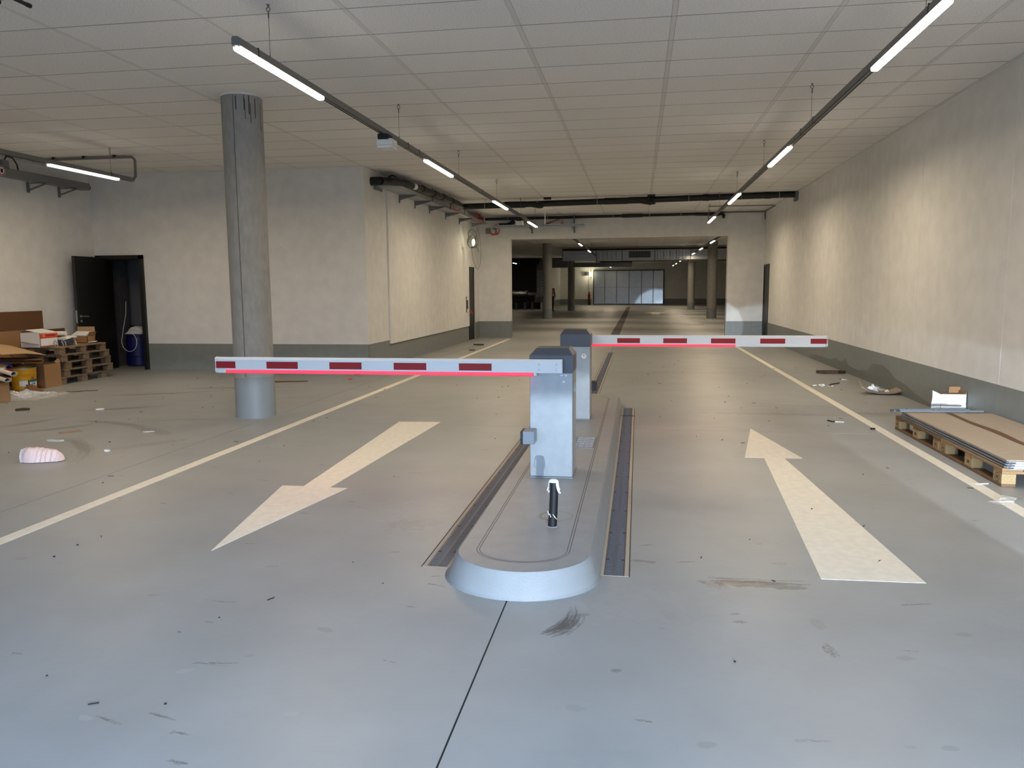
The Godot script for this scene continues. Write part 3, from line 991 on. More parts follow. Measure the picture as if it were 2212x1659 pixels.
	part("mounting_rail", MB.new().box(Vector3(-6.5, 3.40, -0.4), Vector3(-4.58, 3.47, 0)), M.black_plastic, du)
	# riser with elbow down to the silencer
	du = thing("air_duct", "vertical ribbed sheet metal duct with elbow beside the dark silencer", "duct", V(-6.42, 0, 53.5))
	var el := MB.new()
	for k in 6:
		var a0 := PI / 2 * k / 6
		var a1 := PI / 2 * (k + 1) / 6
		el.box(Vector3(-0.55 * cos(a0) + 0.15, 2.75 + 0.62 * sin(a0), -0.35), Vector3(0.35, 2.75 + 0.62 * sin(a1), 0.35))
	part("elbow", el, M.galvanised_dull, du)
	var rs := MB.new()
	for k in 9:
		rs.box(Vector3(-0.40, 0.95 + k * 0.2, -0.35), Vector3(0.35, 1.15 + k * 0.2 - 0.02, 0.35 + 0.03 * (k % 2)), 0.01)
	part("riser", rs, M.galvanised, du)
	part("boot", MB.new().prism(flat_poly([[-0.55, -0.35], [0.35, -0.35], [0.35, 0.35], [-0.55, 0.35]]), 0.55, 0.95), M.galvanised_dull, du)
	var si := thing("silencer", "dark cylindrical ventilation silencer lying on legs in front of the unlit zone", "ventilation unit", V(-7.9, 0, 54.2))
	var cy := MB.new()
	cy.xf = Transform3D(Basis(Vector3(0, 0, 1), -PI / 2), Vector3(-1.6, 0.92, 0))
	cy.lathe([Vector2(0, 0), Vector2(0.42, 0), Vector2(0.42, 0.9), Vector2(0.45, 0.9), Vector2(0.45, 0.95), Vector2(0.42, 0.95), Vector2(0.42, 1.35), Vector2(0.45, 1.35), Vector2(0.45, 1.4), Vector2(0.42, 1.4), Vector2(0.42, 1.8), Vector2(0.46, 1.8), Vector2(0.46, 1.88), Vector2(0.33, 1.95), Vector2(0.33, 2.5), Vector2(0, 2.5)], 28)
	part("drum", cy, M.machine_dark, si)
	for x in [-1.2, -0.5, 0.1, 0.6]:
		for z in [-0.3, 0.25]:
			part("leg", MB.new().box(Vector3(x, 0, z), Vector3(x + 0.05, 0.55, z + 0.05)), M.galvanised_dull, si)
	# small fittings left of the gate
	var sg := thing("exit_sign", "small dark direction sign hanging left of the folding gate", "sign", V(-4.62, 2.78, 71.8))
	part("sign_plate", MB.new().box(Vector3(-0.2, -0.12, -0.02), Vector3(0.2, 0.12, 0.02)), M.black_plastic, sg)
	part("pictogram", MB.new().box(Vector3(-0.12, -0.07, 0.02), Vector3(-0.05, 0.07, 0.026)).box(Vector3(0.02, -0.02, 0.02), Vector3(0.14, 0.02, 0.026)).box(Vector3(0.02, -0.07, 0.02), Vector3(0.06, 0.07, 0.026)), M.panel_edge, sg)
	var wl := thing("wall_lamp", "small lit lamp beside the dark sign left of the folding gate", "lamp", V(-4.32, 2.74, 71.8))
	part("lamp_glow", MB.new().lathe([Vector2(0, -0.22), Vector2(0.09, -0.2), Vector2(0.11, 0), Vector2(0.09, 0.2), Vector2(0, 0.22)], 16), M.work_lamp_glow, wl)
	part("riser_conduit", MB.new().tube([Vector3(-0.1, -2.6, -0.02), Vector3(-0.1, 0.55, -0.02)], 0.03, 8), M.white_plastic, wl)
	var ol := OmniLight3D.new()
	ol.name = "wall_lamp_light"
	add_child(ol, true)
	ol.position = V(-4.32, 2.74, 71.5)
	ol.light_energy = 0.6
	ol.omni_range = 20.0
	ol.omni_attenuation = 2.0
	ol.light_color = Color(1, 0.96, 0.82)
	ol.light_size = 0.1
	ol.shadow_enabled = true
	var fx := thing("fire_extinguisher", "red fire extinguisher on a dark stand left of the folding gate", "fire extinguisher", V(-4.36, 0, 71.0))
	part("bottle", MB.new().lathe([Vector2(0, 0.42), Vector2(0.11, 0.42), Vector2(0.12, 0.47), Vector2(0.12, 0.95), Vector2(0.05, 1.03), Vector2(0.035, 1.1), Vector2(0, 1.1)], 18), M.extinguisher_red, fx)
	part("valve", MB.new().box(Vector3(-0.05, 1.08, -0.03), Vector3(0.09, 1.16, 0.03)), M.black_plastic, fx)
	part("stand", MB.new().box(Vector3(-0.1, 0, -0.1), Vector3(0.1, 0.42, 0.1), 0.01), M.black_plastic, fx)

# ---------------------------------------------------------------- suspended light rails
func light_rail(label: String, x: float, d0: float, d1: float, lamps_at: Array, hooks: Array, joints: Array, y: float, energy: float) -> Node3D:
	var t := thing("light_rail", label, "ceiling light", V(x, y, d0))
	var ln := d1 - d0
	var b := MB.new().box(Vector3(-0.029, 0.03, -ln), Vector3(0.029, 0.086, 0), 0.004)
	b.box(Vector3(-0.021, 0.084, -ln), Vector3(0.021, 0.092, 0))
	part("rail", b, M.trunk_grey, t)
	part("rail_slot", MB.new().box(Vector3(-0.024, 0.027, -ln + 0.01), Vector3(-0.014, 0.031, -0.01)).box(Vector3(0.014, 0.027, -ln + 0.01), Vector3(0.024, 0.031, -0.01)), M.trunk_dark, t)
	for a in lamps_at:
		var z: float = -(a[0] - d0)
		var z1: float = -(a[1] - d0)
		var c := MB.new()
		c.xf = Transform3D(Basis(Vector3(0, 0, -1), Vector3(1, 0, 0), Vector3(0, -1, 0)), Vector3.ZERO)
		# trapezoid diffuser, wider below
		var q := MB.new()
		var sec := [Vector2(-0.030, 0.03), Vector2(-0.0295, 0.010), Vector2(-0.022, 0.0), Vector2(0.022, 0.0), Vector2(0.0295, 0.010), Vector2(0.030, 0.03)]
		for k in 6:
			var p0: Vector2 = sec[k]
			var p1: Vector2 = sec[(k + 1) % 6]
			q.quad(Vector3(p0.x, p0.y, z), Vector3(p1.x, p1.y, z), Vector3(p1.x, p1.y, z1), Vector3(p0.x, p0.y, z1), Vector3((p0.x + p1.x) * 0.5, (p0.y + p1.y) * 0.5 - 0.015, 0))
		for e in [z, z1]:
			for k in range(1, 5):
				q.tri(Vector3(sec[0].x, sec[0].y, e), Vector3(sec[k].x, sec[k].y, e), Vector3(sec[k + 1].x, sec[k + 1].y, e), Vector3(0, 0, 1 if e == z else -1))
		part("lamp_tube", q, M.lamp_diffuser, t)
		if d0 > 24.0:
			strip_light(V(x, y - 0.006, (a[0] + a[1]) / 2), a[1] - a[0], energy * 0.6)
			down_light(V(x, y - 0.02, (a[0] + a[1]) / 2), energy * 0.85)
		else:
			strip_light(V(x, y - 0.006, (a[0] + a[1]) / 2), a[1] - a[0], energy)
	for j in joints:
		part("joint_clip", MB.new().box(Vector3(-0.0315, 0.028, -(j - d0) - 0.006), Vector3(0.0315, 0.0945, -(j - d0) + 0.006)), M.trunk_dark, t)
	for h in hooks:
		var z: float = -(h - d0)
		var top := CEIL - y
		var w := part("suspension_wire", MB.new().tube([Vector3(0, 0.09, z), Vector3(0, top - 0.10, z)], 0.0022, 6).tube([Vector3(0, 0.086, z), Vector3(0, 0.115, z)], [0.010, 0.004], 8), M.wire_steel, t)
		var ring := []
		for k in 13:
			ring.append(Vector3(0.016 * sin(TAU * k / 12), top - 0.035 - 0.016 * cos(TAU * k / 12), z))
		part("ceiling_hook", MB.new().tube(ring, 0.0035, 6).tube([Vector3(0, top - 0.02, z), Vector3(0, top, z)], 0.006, 8).tube([Vector3(0, top - 0.10, z), Vector3(0, top - 0.055, z)], 0.006, 8).box(Vector3(-0.012, top - 0.004, z - 0.012), Vector3(0.012, top, z + 0.012)), M.wire_steel, w)
	return t

func lamps() -> void:
	light_rail("long suspended light rail with four lit tubes over the left lane", -2.85, 5.42, 22.25, [[5.45, 6.96], [10.50, 12.0], [15.56, 17.15], [20.55, 22.2]], [5.97, 9.32, 12.5, 15.9, 19.2, 21.9], [5.72, 9.6, 10.1, 14.3, 18.3], 3.20, LAMP)
	light_rail("long suspended light rail with four lit tubes over the right lane", 1.84, 5.30, 22.0, [[5.36, 6.87], [10.42, 11.95], [15.36, 17.05], [20.2, 21.9]], [5.75, 9.23, 12.54, 15.8, 19.1, 21.7], [5.62, 9.0, 9.65, 13.2, 18.2], 3.20, LAMP)
	light_rail("suspended light rail with a lit tube over the side bay", -8.05, 4.0, 11.75, [[4.9, 6.4], [9.92, 11.38]], [6.6, 11.23], [11.2], 3.22, LAMP)
	var fl := []
	var fr := []
	for k in 8:
		fl.append([25.2 + 5.75 * k, 26.7 + 5.75 * k])
		fr.append([24.8 + 5.6 * k, 26.3 + 5.6 * k])
	# the far rails run up to the big duct and start again behind it
	light_rail("far hall light rail in front of the big duct, left of the opening's middle", -2.30, 24.3, 42.6, [fl[0], fl[1], fl[2]], [27.0, 33.0, 39.0], [30.0, 36.0], 3.20, LAMP)
	light_rail("far hall light rail in front of the big duct, near the opening's right jamb", 2.78, 24.3, 42.6, [fr[0], fr[1], fr[2], [41.0, 42.5]], [27.0, 33.0, 39.0], [30.0, 36.0], 3.20, LAMP)
	light_rail("farthest light rail on the left, behind the big duct", -2.30, 52.5, 67.6, [[54.4, 55.9], [60.3, 61.8], [65.4, 66.9]], [54.0, 60.0, 66.0], [57.0], 3.20, LAMP)
	light_rail("farthest light rail on the right, behind the big duct", 2.70, 46.0, 64.6, [[47.0, 48.5], [52.0, 53.5], [57.9, 59.4], [62.8, 64.3]], [48.0, 54.0, 60.0, 64.0], [51.0], 3.20, LAMP)
	light_rail("single lit light rail before the unlit zone far left", -8.40, 51.0, 56.0, [[53.0, 54.4]], [52.0, 55.0], [54.8], 3.20, LAMP * 0.5)

func column_near() -> void:
	var t := thing("concrete_column", "tall round bare concrete column with grey painted foot beside the left lane", "column", V(-4.49, 0, 8.63))
	part("shaft", MB.new().lathe([Vector2(0.226, 0.48), Vector2(0.226, CEIL)], 48), M.concrete, t)
	part("plinth", MB.new().lathe([Vector2(0.236, 0.0), Vector2(0.229, 0.02), Vector2(0.229, 0.488), Vector2(0.226, 0.49)], 48), M.plinth_grey, t)
	part("mortar_ring", MB.new().lathe([Vector2(0.36, 0.001), Vector2(0.30, 0.006), Vector2(0.229, 0.012)], 36), M.floor_paint, t)
	part("collar", MB.new().lathe([Vector2(0.226, CEIL - 0.02), Vector2(0.235, CEIL - 0.012), Vector2(0.235, CEIL)], 36), M.ceiling_profile, t)
	var to_cam := Vector3(4.49, 0, 8.63).normalized()
	var right := Vector3(to_cam.z, 0, -to_cam.x)
	var sm := MB.new()
	var a := -0.42
	var p := (right * a + to_cam * sqrt(1 - a * a)) * 0.2262
	sm.bar(p + Vector3(0, 0.5, 0), p + Vector3(0.0, 3.66, 0), 0.006, 0.003, p)
	part("formwork_seam", sm, M.stain_dark, t)
	var st := MB.new()
	for q in [[0.10, 3.50, 3.66, 0.010], [0.14, 3.40, 3.62, 0.007], [0.34, 3.46, 3.66, 0.014], [0.40, 3.36, 3.58, 0.008], [0.62, 3.42, 3.64, 0.010], [0.86, 3.3, 3.6, 0.008], [-0.28, 3.5, 3.65, 0.012]]:
		var o := (right * float(q[0]) + to_cam * sqrt(1 - q[0] * q[0])) * 0.2258
		st.bar(o + Vector3(0, q[1], 0), o + Vector3(0, q[2], 0), q[3], 0.002, o)
	part("rust_streaks", st, M.stain_dark, t)

# ---------------------------------------------------------------- barriers
func barrier(called: String, label: String, at: Vector3, turn: float, lit: float, box_mat: Material) -> Node3D:
	var t := thing(called, label, "barrier", at, turn)
	part("base_plate", MB.new().box(Vector3(-0.162, 0, -0.165), Vector3(0.162, 0.012, 0.165), 0.002), M.galvanised_dull, t)
	var body := part("cabinet_body", MB.new().box(Vector3(-0.155, 0.012, -0.16), Vector3(0.155, 0.776, 0.16), 0.004), M.silver_paint, t)
	part("door_seam", MB.new().box(Vector3(-0.156, 0.03, 0.06), Vector3(-0.1545, 0.77, 0.063)).box(Vector3(0.1545, 0.03, 0.06), Vector3(0.156, 0.77, 0.063)), M.trunk_dark, body)
	part("lock", MB.new().box(Vector3(0.155, 0.62, -0.02), Vector3(0.163, 0.68, 0.0), 0.002), M.bolt_steel, body)
	for s in [[0.074, 0.757], [0.105, 0.757], [0.089, 0.71]]:
		var d := MB.new()
		d.xf = Transform3D(Basis(Vector3.RIGHT, PI / 2), Vector3(s[0], s[1], 0.16))
		part("screw", d.lathe([Vector2(0.010, 0), Vector2(0.010, 0.003), Vector2(0.006, 0.004), Vector2(0.005, 0.002), Vector2(0, 0.002)], 12), M.bolt_steel, body)
	# hood with bevelled top
	var low := flat_poly([[-0.157, -0.162], [0.157, -0.162], [0.157, 0.162], [-0.157, 0.162]])
	var up := flat_poly([[-0.113, -0.112], [0.122, -0.112], [0.122, 0.112], [-0.113, 0.112]])
	var h := MB.new().prism(low, 0.777, 0.901)
	h.prism(low, 0.9, 0.950, up)
	part("hood", h, M.hood_grey, t)
	# arm with its reflectors and light strip
	var prof := [Vector2(0.0, 0.780), Vector2(0.006, 0.776), Vector2(0.040, 0.776), Vector2(0.046, 0.780), Vector2(0.046, 0.858), Vector2(0.034, 0.876), Vector2(0.012, 0.876), Vector2(0.0, 0.858)]
	var am := MB.new()
	var zb := 0.175
	for k in prof.size():
		var p0: Vector2 = prof[k]
		var p1: Vector2 = prof[(k + 1) % prof.size()]
		am.quad(Vector3(-2.555, p0.y, zb + p0.x), Vector3(0.085, p0.y, zb + p0.x), Vector3(0.085, p1.y, zb + p1.x), Vector3(-2.555, p1.y, zb + p1.x), Vector3(0, (p0.y + p1.y) * 0.5 - 0.826, (p0.x + p1.x) * 0.5 - 0.023))
	for k in range(1, prof.size() - 1):
		am.tri(Vector3(0.085, prof[0].y, zb + prof[0].x), Vector3(0.085, prof[k].y, zb + prof[k].x), Vector3(0.085, prof[k + 1].y, zb + prof[k + 1].x), Vector3.RIGHT)
	var arm := part("barrier_arm", am, M.arm_white, t)
	part("pivot", MB.new().box(Vector3(-0.06, 0.79, 0.155), Vector3(0.06, 0.865, 0.18)), M.hood_grey, t)
	var cap := MB.new()
	cap.box(Vector3(-2.578, 0.757, zb - 0.003), Vector3(-2.555, 0.878, zb + 0.049), 0.010)
	part("end_cap", cap, M.arm_white, arm)
	for s in [[-2.574, -2.405], [-2.153, -1.903], [-1.653, -1.403], [-1.156, -0.909], [-0.665, -0.424]]:
		part("reflector", MB.new().box(Vector3(s[0], 0.793, zb - 0.0012), Vector3(s[1], 0.845, zb + 0.0472)), M.reflector_red, arm)
	part("light_strip", MB.new().box(Vector3(-lit, 0.756, zb - 0.002), Vector3(-0.118, 0.786, zb + 0.0485), 0.006), M.arm_light_strip, arm)
	part("strip_end", MB.new().box(Vector3(-2.556, 0.756, zb - 0.002), Vector3(-lit, 0.786, zb + 0.0485), 0.006), M.arm_white, arm)
	part("strip_end", MB.new().box(Vector3(-0.118, 0.756, zb - 0.002), Vector3(-0.096, 0.786, zb + 0.0485), 0.005), M.arm_white, arm)
	for s in [[-0.078, 0.844], [0.048, 0.844], [-0.078, 0.806], [0.048, 0.806]]:
		var d := MB.new()
		d.xf = Transform3D(Basis(Vector3.RIGHT, PI / 2), Vector3(s[0], s[1], zb + 0.046))
		part("bolt", d.lathe([Vector2(0.009, 0), Vector2(0.009, 0.004), Vector2(0.005, 0.005), Vector2(0.0045, 0.003), Vector2(0, 0.003)], 12), M.bolt_steel, arm)
	# light-beam sensor
	var sb := part("sensor_box", MB.new().box(Vector3(-0.190, 0.275, 0.155), Vector3(-0.105, 0.370, 0.300), 0.004), box_mat, t)
	part("sensor_lens", MB.new().box(Vector3(-0.206, 0.277, 0.16), Vector3(-0.189, 0.368, 0.298), 0.002), M.black_plastic, sb)
	return t

func barrier_glow(at: Vector3, length: float) -> void:
	var l := AreaLight3D.new()
	l.name = "arm_strip_light"
	add_child(l, true)
	l.position = at
	l.basis = Basis(Vector3.RIGHT, -PI / 2)
	l.area_size = Vector2(length, 0.03)
	l.light_energy = 0.08
	l.light_color = Color(1.0, 0.25, 0.33)
	l.area_range = 20.0
	l.area_attenuation = 2.0
	l.shadow_enabled = true

func barriers() -> void:
	barrier("barrier_gate", "nearer barrier cabinet with closed white arm and full red light strip across the left lane", V(-0.612, 0.12, 5.73), 0.0, 2.49, M.sensor_grey)
	barrier_glow(V(-1.9, 0.870, 5.53), 2.3)
	var b := barrier("barrier_gate", "farther barrier cabinet with round sticker and half-lit arm across the right lane", V(-0.64, 0.12, 8.28), PI, 1.655, M.black_plastic)
	barrier_glow(V(0.25, 0.870, 8.48), 1.4)
	var d := MB.new()
	d.xf = Transform3D(Basis(Vector3.RIGHT, -PI / 2), Vector3(-0.09, 0.678, -0.16))
	var st := part("sticker", d.lathe([Vector2(0.026, 0), Vector2(0.026, 0.0008), Vector2(0, 0.0009)], 24), M.white_plastic, b, Vector3.ZERO, "round white sticker")
	part("sticker_mark", MB.new().box(Vector3(-0.095, 0.682, -0.1615), Vector3(-0.083, 0.692, -0.1608)).box(Vector3(-0.093, 0.674, -0.1615), Vector3(-0.087, 0.679, -0.1608)).box(Vector3(-0.092, 0.663, -0.1615), Vector3(-0.088, 0.667, -0.1608)).box(Vector3(-0.107, 0.686, -0.1615), Vector3(-0.104, 0.689, -0.1608)).box(Vector3(-0.076, 0.686, -0.1615), Vector3(-0.073, 0.689, -0.1608)), M.sticker_mark, st)

func conduit_stub() -> void:
	var t := thing("conduit_stub", "black corrugated conduit stub with a white rag on top, standing on the island", "conduit", V(-0.478, 0.12, 4.41))
	var path := []
	var rad := []
	for k in 56:
		var u := k / 55.0
		path.append(Vector3(0.008 * u + 0.004 * sin(u * 2.2), 0.27 * u, 0.004 * u))
		rad.append((0.0275 if (k % 2) == 0 else 0.0235) - 0.002 * u)
	part("corrugated_pipe", MB.new().tube(path, rad, 22), M.rubber_black, t)
	var rag := MB.new()
	rag.lathe([Vector2(0.029, 0.268), Vector2(0.026, 0.277), Vector2(0.016, 0.283), Vector2(0, 0.284)], 20)
	for f in [[0.70, 0.95, 0.060], [-1.85, 0.25, 0.055], [1.75, 0.5, 0.05]]:
		var a0: float = f[0]
		var wd: float = f[1]
		var dn: float = f[2]
		rag.sheet(func(u, w):
			var a: float = -a0 - (u - 0.5) * wd * (1.0 - 0.62 * w * w) + PI / 2.6
			var r: float = 0.0285 + 0.010 * w * w + 0.0015 * sin(u * 9.0)
			return Vector3(cos(a) * r, 0.27 - dn * w, sin(a) * r), 8, 8, 0.0012)
	for q in [[-0.030, 0.205, 0.004], [0.036, 0.200, 0.010]]:
		rag.sheet(func(u, w): return Vector3(q[0] + 0.004 * sin(w * 7) + (u - 0.5) * 0.006, q[1] + 0.03 * w, q[2] + 0.002 * u), 2, 6, 0.001)
	part("rag", rag, M.rag_white, t, Vector3(0.008, 0, 0.004), "white rag")
	var sc := MB.new()
	for q in [[-0.5, 0.06, 0.3], [0.9, 0.075, 0.25], [-0.9, 0.045, 0.4], [0.35, 0.062, 0.15]]:
		var pth := []
		for k in 6:
			var a: float = PI / 2 + q[0] + (k / 5.0 - 0.5) * q[2] * 2.0
			pth.append(Vector3(cos(a) * 0.0278, q[1] + 0.004 * k, sin(a) * 0.0278))
		sc.tube(pth, 0.0022, 5)
	part("tape_scrap", sc, M.rag_white, t)
	part("mortar_collar", MB.new().lathe([Vector2(0.033, 0.0008), Vector2(0.030, 0.004), Vector2(0.026, 0.005)], 18), M.island_paint, t)
	# dried ring on the island
	var rg := MB.new()
	for k in 48:
		var a0 := TAU * k / 48
		var a1 := TAU * (k + 1) / 48
		var w := 0.006 + 0.012 * pow(maxf(0, cos(a0 - PI * 1.05)), 2.0)
		rg.quad(Vector3(cos(a0) * 0.105, 0.0012, sin(a0) * 0.10), Vector3(cos(a1) * 0.105, 0.0012, sin(a1) * 0.10), Vector3(cos(a1) * (0.105 - w), 0.0012, sin(a1) * (0.10 - w)), Vector3(cos(a0) * (0.105 - w), 0.0012, sin(a0) * (0.10 - w)), Vector3.UP)
	part("dried_ring", rg, mat("dried_mortar", Color(0.54, 0.53, 0.48), 0.7), t, Vector3(0.0, 0, -0.21))

# ---------------------------------------------------------------- pipes, cable trays and lamps under the ceiling
func hanger(parent: Node, x: float, y: float, d: float, r: float) -> void:
	var b := MB.new().tube([V(x, y + r, d), V(x, CEIL, d)], 0.004, 6)
	var ring := []
	for k in 17:
		ring.append(V(x, y + (r + 0.004) * cos(TAU * k / 16), d + (r + 0.004) * sin(TAU * k / 16)))
	b.tube(ring, 0.006, 6)
	part("pipe_hanger", b, M.galvanised, parent)

func overhead_services() -> void:
	# thick drain pipe across the lanes
	var t := thing("drain_pipe", "thick black drain pipe crossing under the ceiling from wall to wall", "pipe")
	var y_at := func(x): return 3.527 + (x + 3.84) * 0.0129
	part("pipe_run", MB.new().tube([V(-4.30, y_at.call(-4.3), 19.3), V(3.56, y_at.call(3.56), 19.3)], 0.072, 20), M.black_pipe, t)
	for s in [[-3.0, 0.5], [-0.55, 0.55], [-0.02, 0.5], [1.55, 0.14], [2.95, 0.14]]:
		part("coupling", MB.new().tube([V(s[0] - s[1] / 2, y_at.call(s[0]), 19.3), V(s[0] + s[1] / 2, y_at.call(s[0]), 19.3)], 0.080, 20), M.black_pipe, t)
	part("branch", MB.new().tube([V(-2.62, 3.545, 19.3), V(-2.40, 3.50, 19.26), V(-2.32, 3.48, 19.22)], [0.07, 0.072, 0.05], 14), M.black_pipe, t)
	part("branch", MB.new().tube([V(0.0, 3.57, 19.3), V(0.26, 3.52, 19.26), V(0.36, 3.51, 19.2)], [0.07, 0.07, 0.05], 14), M.black_pipe, t)
	for x in [-3.75, -2.45, -1.0, 0.22, 1.15, 2.35, 3.2]:
		hanger(t, x, y_at.call(x), 19.3, 0.075)
	part("wall_sleeve", MB.new().box(V(3.545, 3.47, 19.16), V(3.61, 3.69, 19.44), 0.006), M.galvanised_dull, t)
	for x in [-2.2, 0.28]:
		part("ceiling_clamp", MB.new().box(V(x - 0.09, CEIL - 0.05, 19.2), V(x + 0.09, CEIL, 19.3)), M.black_plastic, t)
	t = thing("drain_pipe", "thinner black pipe running along the end wall above its wide opening", "pipe")
	var y2 := func(x): return 3.586 + (x + 4.28) * 0.004
	part("pipe_run", MB.new().tube([V(-4.6, y2.call(-4.6), 23.65), V(1.7, y2.call(1.7), 23.65), V(2.2, y2.call(2.2), 23.65)], 0.042, 14), M.black_pipe, t)
	part("coupling", MB.new().tube([V(-0.5, y2.call(-0.5), 23.65), V(0.1, y2.call(0.1), 23.65)], 0.055, 14), M.black_pipe, t)
	part("coupling", MB.new().tube([V(1.6, y2.call(1.6), 23.65), V(2.3, y2.call(2.3) - 0.02, 23.65)], 0.050, 14), M.black_pipe, t)
	part("elbow", MB.new().tube([V(2.25, y2.call(2.2), 23.65), V(2.36, 3.60, 23.65), V(2.42, 3.56, 23.75), V(2.43, 3.53, 23.9)], 0.045, 12), M.black_pipe, t)
	for x in [-3.9, -2.7, -1.9, -0.75, 0.3, 1.2]:
		hanger(t, x, y2.call(x), 23.65, 0.045)
	# pipe that comes out of the left wall corner and turns along it
	t = thing("drain_pipe", "black pipe with couplings hung above the cable tray along the left lane wall", "pipe")
	var run := [V(-4.86, 3.47, 14.10), V(-4.74, 3.475, 14.12), V(-4.62, 3.49, 14.30), V(-4.55, 3.52, 14.7), V(-4.50, 3.545, 15.2), V(-4.42, 3.55, 16.0), V(-4.37, 3.55, 17.2), V(-4.33, 3.54, 18.6), V(-4.30, 3.524, 19.3)]
	part("pipe_run", MB.new().tube(run, 0.060, 18), M.black_pipe, t)
	part("end_socket", MB.new().tube([V(-4.95, 3.47, 14.10), V(-4.70, 3.476, 14.12)], 0.078, 18).tube([V(-4.70, 3.478, 14.14), V(-4.58, 3.51, 14.5), V(-4.535, 3.53, 14.95)], 0.072, 18), M.black_pipe, t)
	for s in [[V(-4.53, 3.53, 14.95), V(-4.50, 3.544, 15.25)], [V(-4.425, 3.55, 15.95), V(-4.41, 3.55, 16.2)], [V(-4.39, 3.55, 16.75), V(-4.375, 3.55, 17.0)], [V(-4.36, 3.55, 17.4), V(-4.35, 3.548, 17.65)], [V(-4.345, 3.545, 18.2), V(-4.32, 3.535, 18.8)]]:
		part("coupling", MB.new().tube(s, 0.073, 18), M.black_pipe, t)
	part("pipe_label", MB.new().tube([V(-4.475, 3.547, 15.45), V(-4.46, 3.548, 15.6)], 0.0615, 18), M.label_white, t, Vector3.ZERO, "white paper label")
	var cl := MB.new()
	var loop := []
	for k in 25:
		loop.append(V(-4.63 + 0.09 * sin(TAU * k / 24), 3.54 + 0.10 * cos(TAU * k / 24), 14.62))
	part("cleaning_cap", cl.tube(loop, 0.012, 8).bar(V(-4.70, 3.60, 14.62), V(-4.56, 3.48, 14.62), 0.03, 0.02), M.black_pipe, t)
	for q in [[-4.72, 3.476, 14.13], [-4.53, 3.535, 15.05], [-4.43, 3.55, 15.9], [-4.385, 3.55, 16.9], [-4.35, 3.548, 18.0]]:
		hanger(t, q[0], q[1], q[2], 0.064)
	# cable tray on brackets along the left wall
	t = thing("cable_tray", "galvanised cable tray on six wall brackets along the left lane wall", "cable tray")
	var tr := MB.new()
	tr.box(V(-4.83, 3.405, 14.95), V(-4.50, 3.409, 23.4))
	tr.box(V(-4.83, 3.405, 14.95), V(-4.828, 3.47, 23.4)).box(V(-4.502, 3.405, 14.95), V(-4.50, 3.47, 23.4))
	part("tray_run", tr, M.galvanised, t)
	part("tray_bend", MB.new().sheet(func(u, w):
		var a: float = u * PI / 2
		return V(-4.835 + 0.335 * sin(a) , 3.405 + 0.065 * w, 14.95 - 0.62 * cos(a)), 12, 1, 0.002).prism(flat_poly([[-4.835, 14.33], [-4.74, 14.36], [-4.62, 14.5], [-4.54, 14.7], [-4.50, 14.95], [-4.83, 14.95]]), 3.403, 3.406), M.galvanised, t)
	part("tray_flange", MB.new().box(V(-4.84, 3.34, 14.22), V(-4.825, 3.44, 14.62)), M.galvanised_dull, t)
	for d in [15.69, 16.82, 18.04, 19.59, 21.14, 22.76]:
		var br := MB.new().box(V(-4.835, 3.25, d - 0.02), V(-4.815, 3.42, d + 0.02), 0.002)
		br.prism(PackedVector2Array([Vector2(-4.815, -d - 0.016), Vector2(-4.46, -d - 0.016), Vector2(-4.46, -d + 0.016), Vector2(-4.815, -d + 0.016)]), 3.385, 3.404)
		for s in [-0.016, 0.014]:
			br.tri(V(-4.815, 3.39, d + s), V(-4.46, 3.39, d + s), V(-4.815, 3.305, d + s), V(0, 0, 0) + Vector3(0, 0, -signf(s)))
			br.quad(V(-4.815, 3.305, d + s), V(-4.46, 3.39, d + s), V(-4.46, 3.39, d + s + 0.002), V(-4.815, 3.305, d + s + 0.002), Vector3.DOWN)
		part("bracket", br, M.galvanised_dull, t)
		for y in [3.262, 3.325]:
			part("bracket_slot", MB.new().box(V(-4.816, y, d - 0.008), V(-4.8135, y + 0.022, d + 0.008)), M.trunk_dark, t)
	for d in [17.0, 18.7, 20.2]:
		part("tray_post", MB.new().box(V(-4.49, 3.41, d), V(-4.47, CEIL, d + 0.04)), M.galvanised_dull, t)
	# cables lying in it
	t = thing("cable_bundle", "orange and red cables coiled in the tray at the far left corner", "cables")
	for k in 4:
		var pth := []
		for i in 12:
			var u := i / 11.0
			pth.append(V(-4.54 - 0.05 * k + 0.03 * sin(u * 8 + k), 3.425 + 0.02 * k + 0.04 * sin(u * 6.0 + 2 * k), 18.3 + 4.6 * u))
		part("cable", MB.new().tube(pth, 0.011, 6), M.cable_orange if k != 2 else M.cable_red, t)
	for k in 6:
		var pth := []
		for i in 17:
			var a := TAU * i / 16
			pth.append(V(-4.60 + 0.03 * sin(a * 2 + k), 3.54 + (0.10 - 0.008 * k) * sin(a), 22.6 + 0.12 * k + (0.35 - 0.02 * k) * cos(a)))
		part("cable_coil", MB.new().tube(pth, 0.012, 6), M.cable_red if k % 2 else M.cable_orange, t)
	part("hanging_end", MB.new().tube([V(-4.46, 3.43, 19.0), V(-4.43, 3.60, 18.4), V(-4.40, 3.66, 18.2)], 0.010, 6).tube([V(-4.46, 3.43, 19.0), V(-4.5, 3.45, 19.4), V(-4.48, 3.5, 19.8)], 0.010, 6), M.cable_orange, t)
	# tray along the end wall
	t = thing("cable_tray", "perforated galvanised cable tray on brackets above the end wall opening, left half", "cable tray")
	part("tray_run", MB.new().box(V(-4.40, 3.315, 23.40), V(-1.60, 3.319, 23.72)).box(V(-4.40, 3.315, 23.40), V(-1.60, 3.385, 23.403)).box(V(-4.40, 3.315, 23.717), V(-1.60, 3.385, 23.72)), M.galvanised, t)
	var ho := MB.new()
	for k in 64:
		var x := -4.36 + k * 0.043
		ho.box(V(x, 3.335, 23.397), V(x + 0.018, 3.362, 23.4005))
